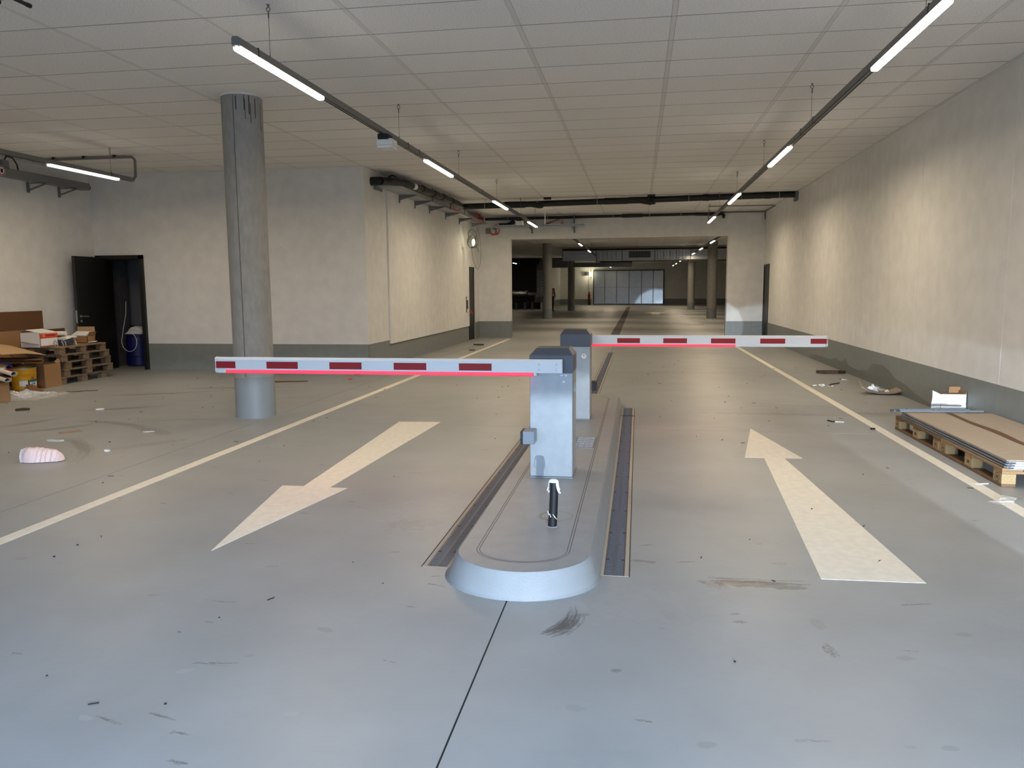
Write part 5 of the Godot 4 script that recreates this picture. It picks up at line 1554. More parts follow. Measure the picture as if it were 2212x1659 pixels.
func bay_pile() -> void:
	var names := ["lowest of five grey weathered pallets stacked in the side bay", "second pallet from the floor in the weathered bay stack", "middle pallet of the weathered stack of five in the bay", "fourth pallet from the floor in the weathered bay stack", "topmost weathered pallet of the bay stack, with cartons on it"]
	var off := [[0.0, -0.02, 0.02], [0.02, 0.10, -0.03], [-0.01, 0.12, 0.03], [0.01, 0.05, -0.01], [-0.02, 0.02, 0.02]]
	for k in 5:
		old_pallet(names[k], V(-9.62 + off[k][0], 0.122 * k, 11.84 + off[k][1]), off[k][2] + 0.03, M.wood_old if k < 4 else M.wood_pallet)
	# white carton with orange band
	var t := thing("carton", "white carton with an orange printed band, lying open on the bay pallet stack", "carton", V(-9.57, 0.612, 11.28))
	part("carton_body", open_box(0.36, 0.235, 0.38), M.white_plastic, t)
	part("lid_flap", MB.new().bar(Vector3(0.18, 0.237, 0), Vector3(-0.06, 0.285, 0.02), 0.40, 0.005), M.white_plastic, t)
	part("orange_band", MB.new().box(Vector3(0.18, 0.155, -0.19), Vector3(0.1815, 0.222, 0.19)), M.orange_print, t)
	part("band_dark_line", MB.new().box(Vector3(0.18, 0.147, -0.19), Vector3(0.1812, 0.155, 0.19)).box(Vector3(0.18, 0.012, -0.19), Vector3(0.1812, 0.028, 0.19)).box(Vector3(0.1815, 0.180, -0.14), Vector3(0.1825, 0.202, 0.07)), M.orange_dark, t)  # darker orange lines on and below the printed band
	part("logo", MB.new().box(Vector3(0.1815, 0.168, 0.09), Vector3(0.1825, 0.212, 0.13)), M.cardboard_pale, t)
	t = thing("metal_clamp", "small steel clamps hanging at the white carton's foot", "clamp", V(-9.36, 0.614, 11.42))
	for z in [-0.1, 0.08]:
		part("clamp_jaw", MB.new().tube([Vector3(0.03, 0.0, z), Vector3(0.0, 0.07, z), Vector3(-0.01, 0.10, z - 0.03), Vector3(0.02, 0.06, z - 0.06), Vector3(0.03, 0.0, z - 0.05)], 0.009, 7), M.handle_steel, t)
	t = thing("paper_roll", "white paper roll and sheets tucked beside the orange-banded carton", "paper", V(-9.60, 0.612, 11.66))
	part("roll", MB.new().tube([Vector3(-0.28, 0.20, 0.02), Vector3(0.20, 0.20, -0.02)], 0.035, 14), M.paper_white, t)
	part("sheets", MB.new().sheet(func(u, w): return Vector3(-0.25 + 0.55 * u, 0.11 + 0.02 * sin(u * 6.0 + w * 3.0), 0.1 - 0.24 * w), 10, 6, 0.03), M.paper_white, t)
	part("crate", MB.new().box(Vector3(-0.25, 0, -0.12), Vector3(0.25, 0.10, 0.11), 0.01), M.hood_grey, t)
	part("bracket_foot", MB.new().bar(Vector3(0.30, 0.0, -0.12), Vector3(0.22, 0.14, -0.16), 0.03, 0.012), M.galvanised, t)
	# small brown carton with rolled paper
	t = thing("carton", "small open brown carton holding white rolled paper, on the pallet stack's far end", "carton", V(-9.60, 0.612, 12.33))
	part("carton_body", open_box(0.33, 0.12, 0.20), M.cardboard, t)
	part("back_flap", MB.new().box(Vector3(-0.17, 0.10, -0.105), Vector3(0.165, 0.275, -0.098)), M.cardboard_pale, t)
	part("side_flap", MB.new().bar(Vector3(0.165, 0.12, 0.0), Vector3(0.20, 0.19, 0.0), 0.18, 0.006), M.cardboard, t)
	for k in 3:
		part("paper_roll", MB.new().tube([Vector3(-0.16, 0.13 + 0.022 * k, 0.04 - 0.05 * k), Vector3(0.13, 0.13 + 0.020 * k, 0.05 - 0.05 * k)], 0.024, 10), M.paper_white, t)
	part("loose_paper", MB.new().bar(Vector3(0.17, 0.01, 0.1), Vector3(0.29, 0.03, 0.02), 0.1, 0.008), M.paper_white, t)
	# cardboard sheets against the wall
	t = thing("cardboard_sheet", "tall dark brown cardboard sheet leaning on the bay wall behind the heap", "cardboard", V(-10.22, 0.0, 10.2))
	part("upper_fold", MB.new().bar(Vector3(-0.03, 1.02, 1.9), Vector3(-0.03, 1.02, -2.0), 0.008, 0.31), M.cardboard_dark, t)
	part("lower_fold", MB.new().bar(Vector3(0.05, 0.43, 1.9), Vector3(0.05, 0.43, -2.02), 0.008, 0.87, Vector3(-0.16, 1, 0)), M.cardboard, t)
	t = thing("cardboard_sheet", "lower brown cardboard sheet on the bay wall, behind the white carton", "cardboard", V(-10.20, 0.60, 12.35))
	part("sheet", MB.new().bar(Vector3(0, 0.125, 0.7), Vector3(0, 0.125, -0.30), 0.008, 0.25), M.cardboard_dark, t)
	t = thing("cardboard_sheet", "pale cardboard sheet lying tilted across the top of the bay heap", "cardboard", V(-9.05, 0.5, 10.6))
	part("sheet", MB.new().sheet(func(u, w):
		var a := V(-9.03, 0.53, 10.76).lerp(V(-8.99, 0.625, 9.86), u)
		var b := V(-9.84, 0.66, 10.98).lerp(V(-9.92, 0.78, 10.3), u)
		return a.lerp(b, w) - V(-9.05, 0.5, 10.6) + Vector3(0, 0.015 * sin(u * 4.0) * (1.0 - w), 0), 12, 8, 0.006), M.cardboard_pale, t)
	part("torn_flap", MB.new().bar(Vector3(-0.65, 0.21, -0.45), Vector3(-0.45, 0.16, -0.62), 0.3, 0.006), M.cardboard, t)
	t = thing("cardboard_sheet", "dark flattened cardboard under the pale sheet of the bay heap", "cardboard", V(-9.35, 0.44, 10.4))
	for k in 3:
		part("layer", MB.new().bar(Vector3(0.35, 0.02 * k, -0.25), Vector3(-0.4, 0.04 + 0.02 * k, 0.3), 0.5, 0.006), M.cardboard_dark if k else M.cardboard, t)
	# big open carton behind the bucket
	t = thing("carton", "big brown open carton standing on the floor behind the yellow bucket", "carton", V(-9.36, 0, 11.02), -0.12)
	part("carton_body", open_box(0.46, 0.37, 0.32), M.cardboard, t)
	part("side_flap", MB.new().bar(Vector3(-0.23, 0.37, 0.0), Vector3(-0.42, 0.52, 0.05), 0.32, 0.006), M.cardboard, t)
	part("front_flap", MB.new().bar(Vector3(0.03, 0.37, 0.16), Vector3(0.0, 0.45, 0.30), 0.38, 0.006), M.cardboard, t)
	t = thing("crumpled_paper", "crumpled kraft paper wedged at the pallet stack's near edge", "paper", V(-9.22, 0.36, 11.22))
	part("paper", crumple(0.11, 0.09, 0.09, 0.8, 5, 10), M.cardboard_pale, t)
	# bucket
	t = thing("bucket", "yellow metal bucket with a white and teal label in the bay heap", "bucket", V(-9.22, 0, 10.50))
	part("bucket_wall", MB.new().lathe([Vector2(0, 0.002), Vector2(0.155, 0.0), Vector2(0.160, 0.012), Vector2(0.166, 0.235), Vector2(0.173, 0.242), Vector2(0.167, 0.252), Vector2(0.173, 0.262), Vector2(0.168, 0.270), Vector2(0.171, 0.345), Vector2(0.178, 0.350), Vector2(0.178, 0.360), Vector2(0.170, 0.360), Vector2(0.165, 0.30)], 40), M.bucket_yellow, t)
	part("rim", MB.new().lathe([Vector2(0.1785, 0.350), Vector2(0.1785, 0.360), Vector2(0.170, 0.362)], 40), M.galvanised, t)
	part("content", MB.new().lathe([Vector2(0.166, 0.335), Vector2(0, 0.335)], 32), M.hood_grey, t)
	var front := atan2(9.22, 10.50)   # azimuth of the viewer seen from the bucket
	var lab := func(called: String, a0: float, a1: float, y0: float, y1: float, m: Material):
		part(called, MB.new().sheet(func(u, w):
			var a: float = front + lerpf(a0, a1, u)
			var r: float = 0.1605 + 0.006 * lerpf(y0, y1, w) / 0.235 + 0.0012
			return Vector3(sin(a) * r, lerpf(y0, y1, w), cos(a) * r), 8, 1), m, t)
	lab.call("label", -0.42, 0.28, 0.09, 0.17, M.label_white)
	lab.call("label", 0.46, 1.35, 0.09, 0.145, M.label_white)
	lab.call("label_header", 0.46, 1.35, 0.145, 0.185, M.label_teal)
	lab.call("bar_code", 0.31, 0.42, 0.09, 0.18, M.ink)
	lab.call("bar_code", 0.10, 0.26, 0.095, 0.112, M.ink)
	var em := MB.new()
	var ea := front + 0.72
	var rt := Vector3(cos(ea), 0, -sin(ea))
	var nn := Vector3(sin(ea), 0, cos(ea))
	em.tri(nn * 0.1675 - rt * 0.036 + Vector3(0, 0.192, 0), nn * 0.1675 + rt * 0.036 + Vector3(0, 0.192, 0), nn * 0.170 + Vector3(0, 0.232, 0), nn)
	part("emblem", em, M.emblem_red, t)
	text_part("label_text", "378", 0.040, 0.001, M.ink, t, Transform3D(Basis(Vector3(cos(front + 0.78), 0, -sin(front + 0.78)), Vector3.UP, Vector3(sin(front + 0.78), 0, cos(front + 0.78))), Vector3(sin(front + 0.78), 0, cos(front + 0.78)) * 0.1665 + Vector3(0, 0.118, 0)))
	# spare barrier arm profiles
	for k in 2:
		var p0 := V(-8.89, 0.325, 9.95) if k == 0 else V(-8.98, 0.235, 9.93)
		t = thing("metal_profile", ["upper of two cream hollow profiles with red patches sticking out of the heap", "lower of two cream hollow profiles with red patches sticking out of the heap"][k], "profile", p0)
		var dir := Vector3(-1, 0.26, -0.06).normalized()
		var up := Vector3(0.26, 1, 0).normalized()
		var sd := dir.cross(up).normalized()
		var sec := []
		for i in 17:
			var a := TAU * i / 16
			sec.append(sd * (0.038 * signf(cos(a)) * pow(absf(cos(a)), 0.5) + 0.024 * cos(a)) + up * (0.036 * sin(a)))
		var b := MB.new()
		for i in 16:
			b.quad(sec[i], sec[i] + dir * 1.2, sec[i + 1] + dir * 1.2, sec[i + 1], (sec[i] as Vector3) + sec[i + 1])
			b.quad(sec[i], sec[i + 1], sec[i + 1] * 0.86, sec[i] * 0.86, -dir)
			b.quad(sec[i] * 0.86, sec[i + 1] * 0.86, sec[i + 1] * 0.86 + dir * 1.2, sec[i] * 0.86 + dir * 1.2, -((sec[i] as Vector3) + sec[i + 1]))
		part("profile_wall", b, M.rail_cream, t)
		part("red_patch", MB.new().bar(dir * 0.01 + up * 0.0365, dir * 0.16 + up * 0.0365, 0.07, 0.002, up), M.rail_red, t)
		part("end_core", MB.new().bar(dir * 0.02, dir * 0.9, 0.05, 0.03, up), M.ink, t)
	t = thing("carton", "brown carton at the picture's edge in front of the yellow bucket", "carton", V(-8.79, 0, 9.36), 0.73)
	part("carton_body", open_box(0.50, 0.235, 0.30), M.cardboard, t)
	part("flap", MB.new().bar(Vector3(0, 0.235, 0.15), Vector3(0.0, 0.232, 0.02), 0.48, 0.005), M.cardboard_dark, t)
	t = thing("blue_tray", "bright blue plastic rim sticking out of the heap at the picture's edge", "plastic tray", V(-9.28, 0.40, 10.25))
	var arc := []
	for k in 11:
		var a := PI * k / 10
		arc.append(Vector3(-0.14 - 0.20 * cos(a), 0.055 * sin(a), 0.02 * cos(a)))
	part("rim", MB.new().tube(arc, 0.018, 8), M.blue_bright, t)
	part("inner_rim", MB.new().tube([Vector3(-0.3, -0.01, 0.03), Vector3(0.0, -0.005, 0.03)], 0.012, 8), M.white_plastic, t)
	t = thing("dark_bag", "dark maroon bag squeezed under the cardboard behind the bucket", "bag", V(-9.55, 0.0, 10.66))
	part("bag", crumple(0.22, 0.24, 0.16, 0.4, 9, 12, 0.9), M.maroon, t)
	part("white_stick", MB.new().tube([Vector3(0.10, 0.42, 0.12), Vector3(0.16, 0.37, 0.18)], 0.007, 6), M.paper_white, t)
	t = thing("crumpled_cardboard", "crumpled brown cardboard lying in front of the yellow bucket", "cardboard", V(-8.93, 0, 10.22))
	part("cardboard", MB.new().sheet(func(u, w): return Vector3(-0.17 + 0.36 * u, 0.015 + 0.10 * sin(PI * u) * (0.4 + 0.6 * w) + 0.02 * sin(u * 9.0 + w * 5.0), 0.12 - 0.22 * w), 12, 8, 0.006), M.cardboard_dark, t)
	t = thing("plastic_film", "crumpled clear plastic film spread on the floor in front of the bucket", "plastic film", V(-8.85, 0, 9.95))
	var f := FastNoiseLite.new()
	f.seed = 4
	f.frequency = 1.0
	f.fractal_octaves = 4
	part("film", MB.new().sheet(func(u, w):
		var x: float = lerpf(-0.55, 0.62, u)
		var z: float = lerpf(0.55, -0.40, w) + 0.12 * sin(u * 5.0)
		var k: float = sin(PI * u) * sin(PI * w)
		return Vector3(x + 0.05 * f.get_noise_2d(w * 4.0, 7.0), 0.004 + k * (0.03 + 0.13 * absf(f.get_noise_2d(u * 5.5, w * 5.5))), z + 0.06 * f.get_noise_2d(u * 4.0, 3.0)), 60, 48), M.film_clear, t)
	t = thing("paper_scrap", "kraft paper scrap curling up on the floor at the picture's edge", "paper", V(-8.42, 0, 8.92))
	part("paper", MB.new().sheet(func(u, w): return Vector3(-0.35 + 0.45 * u, 0.003 + 0.10 * pow(w, 2.0) + 0.05 * u * w, 0.15 - 0.25 * w), 10, 8, 0.004), M.cardboard_pale, t)

# ---------------------------------------------------------------- small things on the floor
func chip(called: String, label: String, cat: String, x: float, d: float, m: Material, pts: Array, h: float, turn := 0.0, bendy := 0.0) -> void:
	var p := PackedVector2Array()
	for q in pts:
		p.append(Vector2(q[0], q[1]))
	solo(called, MB.new().prism(p, 0.001, 0.001 + h), m, label, cat, V(x, 0, d), turn)

func litter() -> void:
	# pink and white plastic bag
	var t := thing("plastic_bag", "crumpled pink and white plastic bag with dark print on the floor of the bay side", "plastic bag", V(-5.22, 0, 6.10), 0.25)
	var f := FastNoiseLite.new()
	f.seed = 12
	f.frequency = 1.0
	f.fractal_octaves = 3
	var body := func(u, w):
		var a: float = PI * (1.06 - 1.12 * u)
		var s: float = w
		var x: float = lerpf(-0.165, 0.175, s)
		var taper: float = pow(maxf(0.0, 1.0 - pow(absf(s * 2.0 - 0.95), 5.0)), 0.5)
		var hgt: float = (0.135 - 0.045 * s) * taper * (1.0 + 0.10 * f.get_noise_2d(u * 3.0, s * 7.0))
		var wid: float = (0.085 + 0.01 * sin(s * 6.0)) * taper
		var fold: float = 0.006 * sin(s * 55.0 + 4.0 * u) * smoothstep(0.25, 0.6, s)
		return Vector3(x + 0.01 * f.get_noise_2d(s * 4.0, u * 4.0), 0.004 + maxf(0.0, sin(a)) * hgt + fold * sin(PI * u), cos(a) * wid + fold)
	part("bag_skin", MB.new().sheet(body, 30, 60, 0.0), M.bag_pink, t)
	part("bag_base", MB.new().sheet(func(u, w):
		var p: Vector3 = body.call(0.02 + 0.30 * (1.0 - u) * (1.0 - 0.55 * w), 0.0 + 0.95 * w)
		return p + Vector3(0, 0.001, 0.004) if false else p * 1.0 + Vector3(0, 0.0, 0.0035), 8, 40, 0.0), M.bag_white, t)
	part("bag_end", MB.new().sheet(func(u, w): return Vector3(-0.163 - 0.012 * sin(PI * w), 0.004 + 0.115 * w, lerpf(0.08, -0.08, u) * (1.0 - 0.35 * w)), 6, 6, 0.002), M.bag_white, t)
	var pr := MB.new()
	for k in 4:
		for j in 3:
			if (k + j) % 4 == 3:
				continue
			var w0 := 0.46 + 0.045 * k
			var u0 := 0.44 - 0.07 * j - 0.012 * k
			var p0: Vector3 = body.call(u0, w0)
			var p1: Vector3 = body.call(u0 - 0.055, w0 - 0.02)
			pr.bar(p0 + Vector3(0, 0.002, 0.003), p1 + Vector3(0, 0.002, 0.003), 0.006, 0.002)
	part("bag_print", pr, M.bag_print, t)
	var dc: Vector3 = body.call(0.27, 0.78)
	var dd := MB.new()
	dd.xf = Transform3D(Basis(Vector3.RIGHT, 0.95), dc + Vector3(0, 0.003, 0.005))
	part("bag_badge", dd.lathe([Vector2(0.014, 0.002), Vector2(0.0, 0.003)], 16), M.bag_print, t)
	# wood, paper and wire scraps
	chip("wood_splinter", "dark brown splintered board piece by the foot of the right wall", "wood scrap", 3.32, 14.2, M.debris_brown, [[-0.24, -0.03], [-0.1, -0.06], [0.16, -0.05], [0.24, 0.02], [0.1, 0.06], [-0.2, 0.05]], 0.05, 0.03)
	chip("wood_splinter", "thin brown stick on the floor in front of the bay's pallet stack", "wood scrap", -8.38, 10.5, M.debris_brown, [[-0.32, -0.012], [0.3, -0.008], [0.32, 0.004], [-0.3, 0.010]], 0.008, 0.45)
	chip("wood_splinter", "short wooden slat lying on the floor beyond the pink bag", "wood scrap", -5.99, 7.40, M.cardboard, [[-0.11, -0.012], [0.11, -0.008], [0.11, 0.010], [-0.11, 0.014]], 0.010, 0.85)
	chip("cardboard_strip", "long brown cardboard strip on the floor behind the round column", "cardboard", -5.66, 12.05, M.cardboard_dark, [[-0.30, -0.10], [0.05, -0.03], [0.30, 0.03], [0.28, 0.06], [-0.30, 0.05]], 0.012, 0.35)
	chip("paper_scrap", "white oval paper scrap on the bay floor near the tyre marks", "paper", -6.78, 8.92, M.paper_white, [[-0.05, -0.03], [0.02, -0.045], [0.055, -0.01], [0.045, 0.035], [-0.03, 0.04]], 0.012, 0.1)
	chip("paper_scrap", "small white torn paper on the floor right of the pink bag", "paper", -4.94, 6.55, M.paper_white, [[-0.03, -0.02], [0.0, -0.03], [0.035, 0.0], [0.03, 0.025], [-0.01, 0.015]], 0.016, 0.3)
	chip("paper_scrap", "thin pale paper shred on the bay floor, left of the column's foot", "paper", -5.17, 7.54, M.bag_white, [[-0.06, -0.02], [0.03, -0.035], [0.06, 0.0], [-0.02, 0.03]], 0.004, 0.5)
	chip("paper_scrap", "white crumbs of plaster with a dark sliver behind the pink bag", "plaster scrap", -5.80, 6.93, M.paper_white, [[-0.09, -0.015], [-0.04, -0.03], [0.02, -0.01], [0.09, -0.02], [0.07, 0.012], [-0.06, 0.02]], 0.014, 0.1)
	chip("cardboard_wedge", "small triangular cardboard wedge on the bay floor before the film", "cardboard", -7.72, 8.73, M.debris_brown, [[-0.08, 0.02], [0.0, -0.05], [0.08, 0.02]], 0.03, 0.6)
	chip("orange_clip", "tiny orange plastic clip on the floor behind the left barrier arm", "plastic scrap", -4.76, 12.45, M.cable_orange, [[-0.03, -0.03], [0.03, -0.02], [0.03, 0.03], [-0.02, 0.03]], 0.02, 0.2)
	chip("dark_scrap", "dark crumpled scrap on the floor just below the left arm's light strip", "scrap", -4.92, 13.22, M.grit, [[-0.06, -0.03], [0.0, -0.05], [0.07, -0.02], [0.04, 0.04], [-0.05, 0.03]], 0.03, 0.1)
	chip("dry_leaf", "curled dry leaf on the floor near the left doorway", "leaf", -4.2, 20.5, M.debris_brown, [[-0.14, 0.05], [-0.02, -0.08], [0.14, -0.05], [0.05, 0.06]], 0.03, -0.5)
	chip("dry_leaf", "reddish dry leaf beside the left white line, before the doorway", "leaf", -4.01, 18.74, M.maroon, [[-0.07, 0.02], [0.0, -0.06], [0.08, 0.0], [0.0, 0.06]], 0.02, 0.0)
	t = thing("crumpled_cardboard", "curled grey-white cardboard with crumpled paper near the right wall", "cardboard", V(3.36, 0, 11.55), -0.1)
	part("tray", MB.new().sheet(func(u, w): return Vector3(-0.26 + 0.52 * u, 0.012 + 0.11 * pow(absf(u * 2.0 - 1.15), 2.2) * (0.6 + 0.4 * w), 0.13 - 0.26 * w), 18, 6, 0.012), M.cardboard_grey, t)
	part("paper", crumple(0.25, 0.15, 0.16, 0.9, 21, 10), M.panel_fold, t, Vector3(-0.08, 0.02, -0.02))
	part("paper", crumple(0.07, 0.07, 0.06, 0.9, 22, 8), M.paper_white, t, Vector3(0.10, 0.02, 0.0))
	t = thing("plastic_film", "thin clear plastic shred lying on the right white line near the pallet", "plastic film", V(2.56, 0.003, 5.80), 0.6)
	part("film", MB.new().sheet(func(u, w): return Vector3(-0.14 + 0.28 * u, 0.003 + 0.02 * absf(sin(u * 9.0 + w * 4.0)) * sin(PI * u), 0.05 - 0.10 * w + 0.03 * sin(u * 6.0)), 18, 8), M.film_clear, t)
	t = thing("plaster_chips", "scatter of white plaster chips beside the right white line", "plaster scrap", V(2.78, 0, 12.36))
	for k in 11:
		var p := Vector3(rng.randf_range(-0.16, 0.14), 0, rng.randf_range(-0.10, 0.12))
		var s := rng.randf_range(0.008, 0.022)
		part("chip", MB.new().box(p + Vector3(-s, 0, -s * 0.7), p + Vector3(s, s, s * 0.7), s * 0.3), M.paper_white, t)
	t = thing("wire_offcut", "dark curved plastic sliver beside the white plaster chips", "offcut", V(3.02, 0, 12.58))
	part("sliver", MB.new().tube([Vector3(-0.13, 0.006, 0.14), Vector3(-0.06, 0.01, 0.03), Vector3(0.08, 0.012, -0.12)], 0.008, 6), M.trunk_dark, t)
	t = thing("wire_offcut", "short wire offcut with white tail on the right lane before the line", "offcut", V(2.18, 0, 9.06))
	part("sleeve", MB.new().tube([Vector3(-0.07, 0.012, -0.03), Vector3(-0.03, 0.008, 0.01), Vector3(0.0, 0.007, 0.02)], 0.008, 6), M.black_plastic, t)
	part("core", MB.new().tube([Vector3(0.0, 0.006, 0.02), Vector3(0.09, 0.006, 0.035)], 0.004, 6), M.paper_white, t)
	chip("black_clip", "tiny black clip on the right white line before the pallets", "plastic scrap", 2.46, 8.62, M.black_plastic, [[-0.022, -0.012], [0.022, -0.016], [0.022, 0.012], [-0.02, 0.016]], 0.014, 0.3)
	chip("paper_scrap", "small white scrap between the right line and the damp wall", "paper", 3.30, 13.2, M.paper_white, [[-0.04, -0.02], [0.0, -0.03], [0.04, 0.0], [0.0, 0.03]], 0.01, 0.0)
	chip("paper_scrap", "white scrap at the near pallet's foot", "paper", 2.60, 6.30, M.paper_white, [[-0.05, -0.012], [0.05, -0.006], [0.05, 0.01], [-0.04, 0.012]], 0.005, 0.35)
	# grit and small slivers all over
	var g := MB.new()
	for k in 230:
		var x := rng.randf_range(-8.5, 3.4)
		var d := 2.0 + rng.randf() * 15.0
		if (x > -1.2 and x < 0.02 and d < 11.0) or (x < -4.6 and d > 13.4) or (x > 2.6 and d > 6.0 and d < 9.3):
			continue
		var s := rng.randf_range(0.002, 0.0048) * (1.0 + d * 0.05)
		var p := V(x, 0.0005, d)
		if rng.randf() < 0.7:
			g.box(p - Vector3(s, 0, s), p + Vector3(s, s * 1.2, s), s * 0.4)
		else:
			var a := rng.randf() * TAU
			g.bar(p + Vector3(0, 0.003, 0), p + Vector3(cos(a), 0.03, sin(a)) * s * 8.0, 0.004, 0.003)
	var go := solo("floor_grit", g, M.grit, "dark grit and tiny splinters scattered over the whole floor", "grit")
	go.set_meta("kind", "stuff")

# ---------------------------------------------------------------- the person behind the far column
func cap_dist(p: Vector3, a: Vector3, b: Vector3, ra: float, rb: float) -> float:
	var ab := b - a
	var h := clampf((p - a).dot(ab) / maxf(ab.length_squared(), 1e-9), 0.0, 1.0)
	return p.distance_to(a + ab * h) - lerpf(ra, rb, h)

# surface nets round a list of bones [a, b, ra, rb], joined with a smooth minimum
func nets(bones: Array, cell: float, k: float, b: MB, grow := 0.0, ylo := -9.0, yhi := 9.0) -> MB:
	var lo := Vector3(9, 9, 9)
	var hi := -lo
	for q in bones:
		for e in [0, 1]:
			var r := Vector3.ONE * (float(q[2 + e]) + grow + cell * 2.0)
			lo = lo.min((q[e] as Vector3) - r)
			hi = hi.max((q[e] as Vector3) + r)
	var n := Vector3i(((hi - lo) / cell).ceil()) + Vector3i.ONE
	var f := PackedFloat32Array()
	f.resize(n.x * n.y * n.z)
	for z in n.z:
		for y in n.y:
			for x in n.x:
				var p := lo + Vector3(x, y, z) * cell
				var s := 0.0
				for q in bones:
					s += exp(-(cap_dist(p, q[0], q[1], q[2], q[3]) - grow) / k)
				var d := -k * log(maxf(s, 1e-30))
				d = maxf(d, maxf(ylo - p.y, p.y - yhi))
				f[x + n.x * (y + n.y * z)] = d
	var id := {}
	var st := [1, n.x, n.x * n.y]
	for z in n.z - 1:
		for y in n.y - 1:
			for x in n.x - 1:
				var o := x + n.x * (y + n.y * z)
				var sum := Vector3.ZERO
				var c := 0
				for ax in 3:
					for u in 2:
						for w in 2:
							var e: int = o + u * int(st[(ax + 1) % 3]) + w * int(st[(ax + 2) % 3])
							var fa := f[e]
							var fb := f[e + int(st[ax])]
							if (fa < 0.0) != (fb < 0.0):
								var p := Vector3.ZERO
								p[ax] = fa / (fa - fb)
								p[(ax + 1) % 3] = u
								p[(ax + 2) % 3] = w
								sum += p
								c += 1
				if c:
					var g := Vector3(f[o + 1] - f[o], f[o + st[1]] - f[o], f[o + st[2]] - f[o])
					g += Vector3(f[o + 1 + st[1] + st[2]] - f[o + st[1] + st[2]], f[o + 1 + st[1] + st[2]] - f[o + 1 + st[2]], f[o + 1 + st[1] + st[2]] - f[o + 1 + st[1]])
					id[o] = b.vert(lo + (Vector3(x, y, z) + sum / c) * cell, g)
	for z in range(1, n.z - 1):
		for y in range(1, n.y - 1):
			for x in range(1, n.x - 1):
				var o := x + n.x * (y + n.y * z)
				for ax in 3:
					if (f[o] < 0.0) != (f[o + int(st[ax])] < 0.0):
						var u: int = st[(ax + 1) % 3]
						var w: int = st[(ax + 2) % 3]
						if id.has(o) and id.has(o - u) and id.has(o - w) and id.has(o - u - w):
							b.tri_i(id[o], id[o - u], id[o - u - w])
							b.tri_i(id[o], id[o - u - w], id[o - w])
	return b

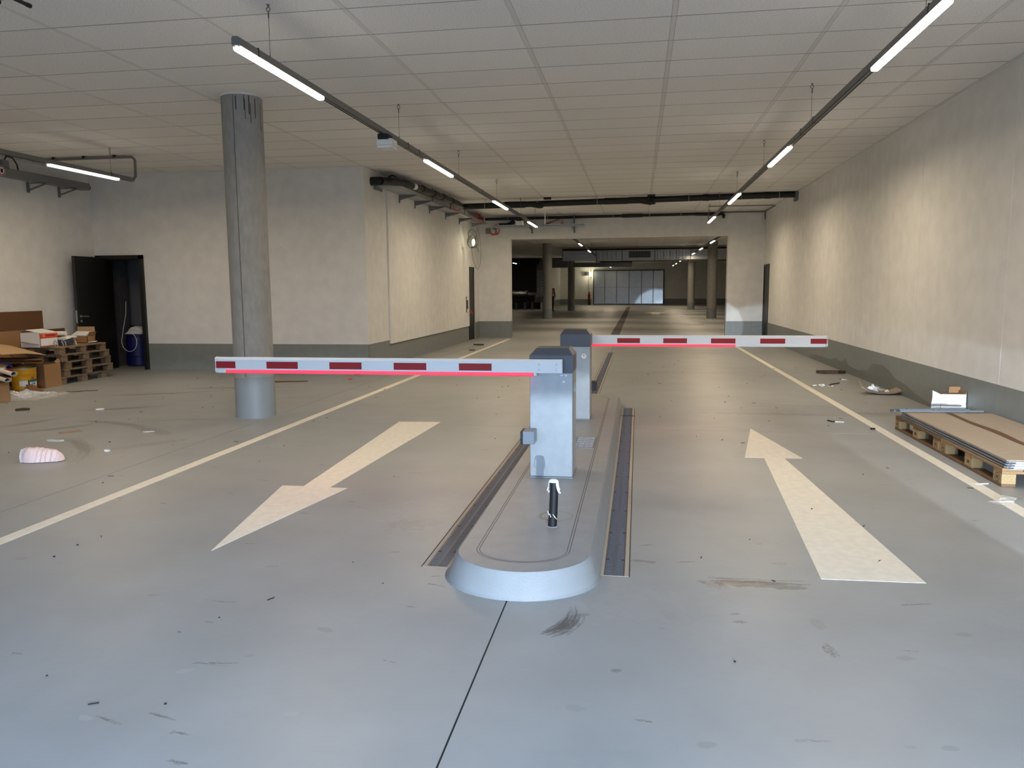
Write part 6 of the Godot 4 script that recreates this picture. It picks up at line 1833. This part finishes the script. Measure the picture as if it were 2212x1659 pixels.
func person() -> void:
	var t := thing("person", "standing person in a tan top and black trousers, half hidden behind a far hall column", "person", V(-5.66, 0, 51.5), 0.5)
	var sh := 1.44
	var legs := []
	for s in [-1.0, 1.0]:
		legs.append([Vector3(s * 0.095, 0.92, 0), Vector3(s * 0.105, 0.50, 0.02), 0.092, 0.062])
		legs.append([Vector3(s * 0.105, 0.50, 0.02), Vector3(s * 0.11, 0.09, -0.01), 0.060, 0.040])
	legs.append([Vector3(-0.07, 0.95, 0), Vector3(0.07, 0.95, 0), 0.105, 0.105])
	var torso := [[Vector3(0, 0.98, 0), Vector3(0, 1.18, 0.0), 0.125, 0.125], [Vector3(-0.07, 1.30, 0), Vector3(0.07, 1.30, 0), 0.125, 0.125], [Vector3(-0.17, sh, -0.01), Vector3(0.17, sh, -0.01), 0.058, 0.058], [Vector3(-0.06, 1.2, 0), Vector3(0.06, 1.2, 0), 0.12, 0.12]]
	var hands := []
	for s in [-1.0, 1.0]:
		var el := Vector3(s * 0.27, 1.14, -0.04)
		var wr := Vector3(s * 0.25, 0.91, 0.06)
		torso.append([Vector3(s * 0.19, sh, -0.01), el, 0.055, 0.043])
		hands.append([el, wr, 0.042, 0.028])
	var feet := []
	for s in [-1.0, 1.0]:
		feet.append([Vector3(s * 0.11, 0.045, -0.05), Vector3(s * 0.125, 0.035, 0.15), 0.044, 0.034])
	var neck := [[Vector3(0, 1.46, -0.01), Vector3(0, 1.58, 0.01), 0.055, 0.052]]
	var body := MB.new()
	nets(legs + torso + hands + feet + neck, 0.022, 0.012, body)
	# head with brow, nose, chin and ears
	var hc := Vector3(0, 1.67, 0.015)
	nets([[hc + Vector3(0, 0.03, -0.015), hc + Vector3(0, 0.025, 0.01), 0.088, 0.085], [hc + Vector3(0, -0.03, 0.03), hc + Vector3(0, -0.085, 0.045), 0.062, 0.038], [hc + Vector3(0, 0.0, 0.092), hc + Vector3(0, -0.035, 0.108), 0.010, 0.015], [hc + Vector3(-0.035, 0.018, 0.083), hc + Vector3(0.035, 0.018, 0.083), 0.014, 0.014], [hc + Vector3(-0.02, -0.062, 0.082), hc + Vector3(0.02, -0.062, 0.082), 0.010, 0.010], [hc + Vector3(-0.084, 0.012, -0.005), hc + Vector3(-0.086, -0.025, 0.0), 0.016, 0.011], [hc + Vector3(0.084, 0.012, -0.005), hc + Vector3(0.086, -0.025, 0.0), 0.016, 0.011], [hc + Vector3(0, -0.11, -0.01), hc + Vector3(0, -0.05, -0.01), 0.052, 0.055]], 0.008, 0.008, body)
	for s in [-1.0, 1.0]:
		var w := Vector3(s * 0.25, 0.91, 0.06)
		var hb := [[w, w + Vector3(0, -0.08, 0.015), 0.024, 0.022], [w + Vector3(0, -0.04, -0.012), w + Vector3(0, -0.09, -0.012), 0.018, 0.016], [w + Vector3(0, -0.03, 0.03), w + Vector3(-s * 0.012, -0.07, 0.062), 0.013, 0.010], [w + Vector3(-s * 0.012, -0.07, 0.062), w + Vector3(-s * 0.02, -0.10, 0.066), 0.010, 0.008]]
		for k in 4:
			var z := 0.028 - 0.020 * k
			var ln: float = [0.085, 0.095, 0.088, 0.068][k]
			var a := w + Vector3(0, -0.085, z)
			var m := w + Vector3(-s * 0.006, -0.085 - ln * 0.5, z)
			hb.append([a, m, 0.0095, 0.0085])
			hb.append([m, w + Vector3(-s * 0.028, -0.085 - ln * 0.93, z - 0.002), 0.0085, 0.0072])
		nets(hb, 0.006, 0.004, body)
	part("body", body, M.skin, t)
	part("trousers", nets(legs, 0.024, 0.016, MB.new(), 0.014, 0.05, 1.03), M.trousers_black, t)
	var shirt := torso.duplicate()
	for q in hands:
		var a: Vector3 = q[0]
		var c: Vector3 = q[1]
		shirt.append([a, a.lerp(c, 0.85), 0.043, 0.034])
	part("top", nets(shirt, 0.024, 0.014, MB.new(), 0.016, 0.93, 1.52), M.shirt_tan, t)
	part("shoes", nets(feet, 0.014, 0.01, MB.new(), 0.010, 0.0, 0.2), M.black_plastic, t)
	part("hair", nets([[hc + Vector3(0, 0.045, -0.03), hc + Vector3(0, 0.055, 0.02), 0.092, 0.082], [hc + Vector3(0, 0.0, -0.055), hc + Vector3(0, -0.03, -0.05), 0.062, 0.05]], 0.011, 0.01, MB.new()), M.hair_dark, t)
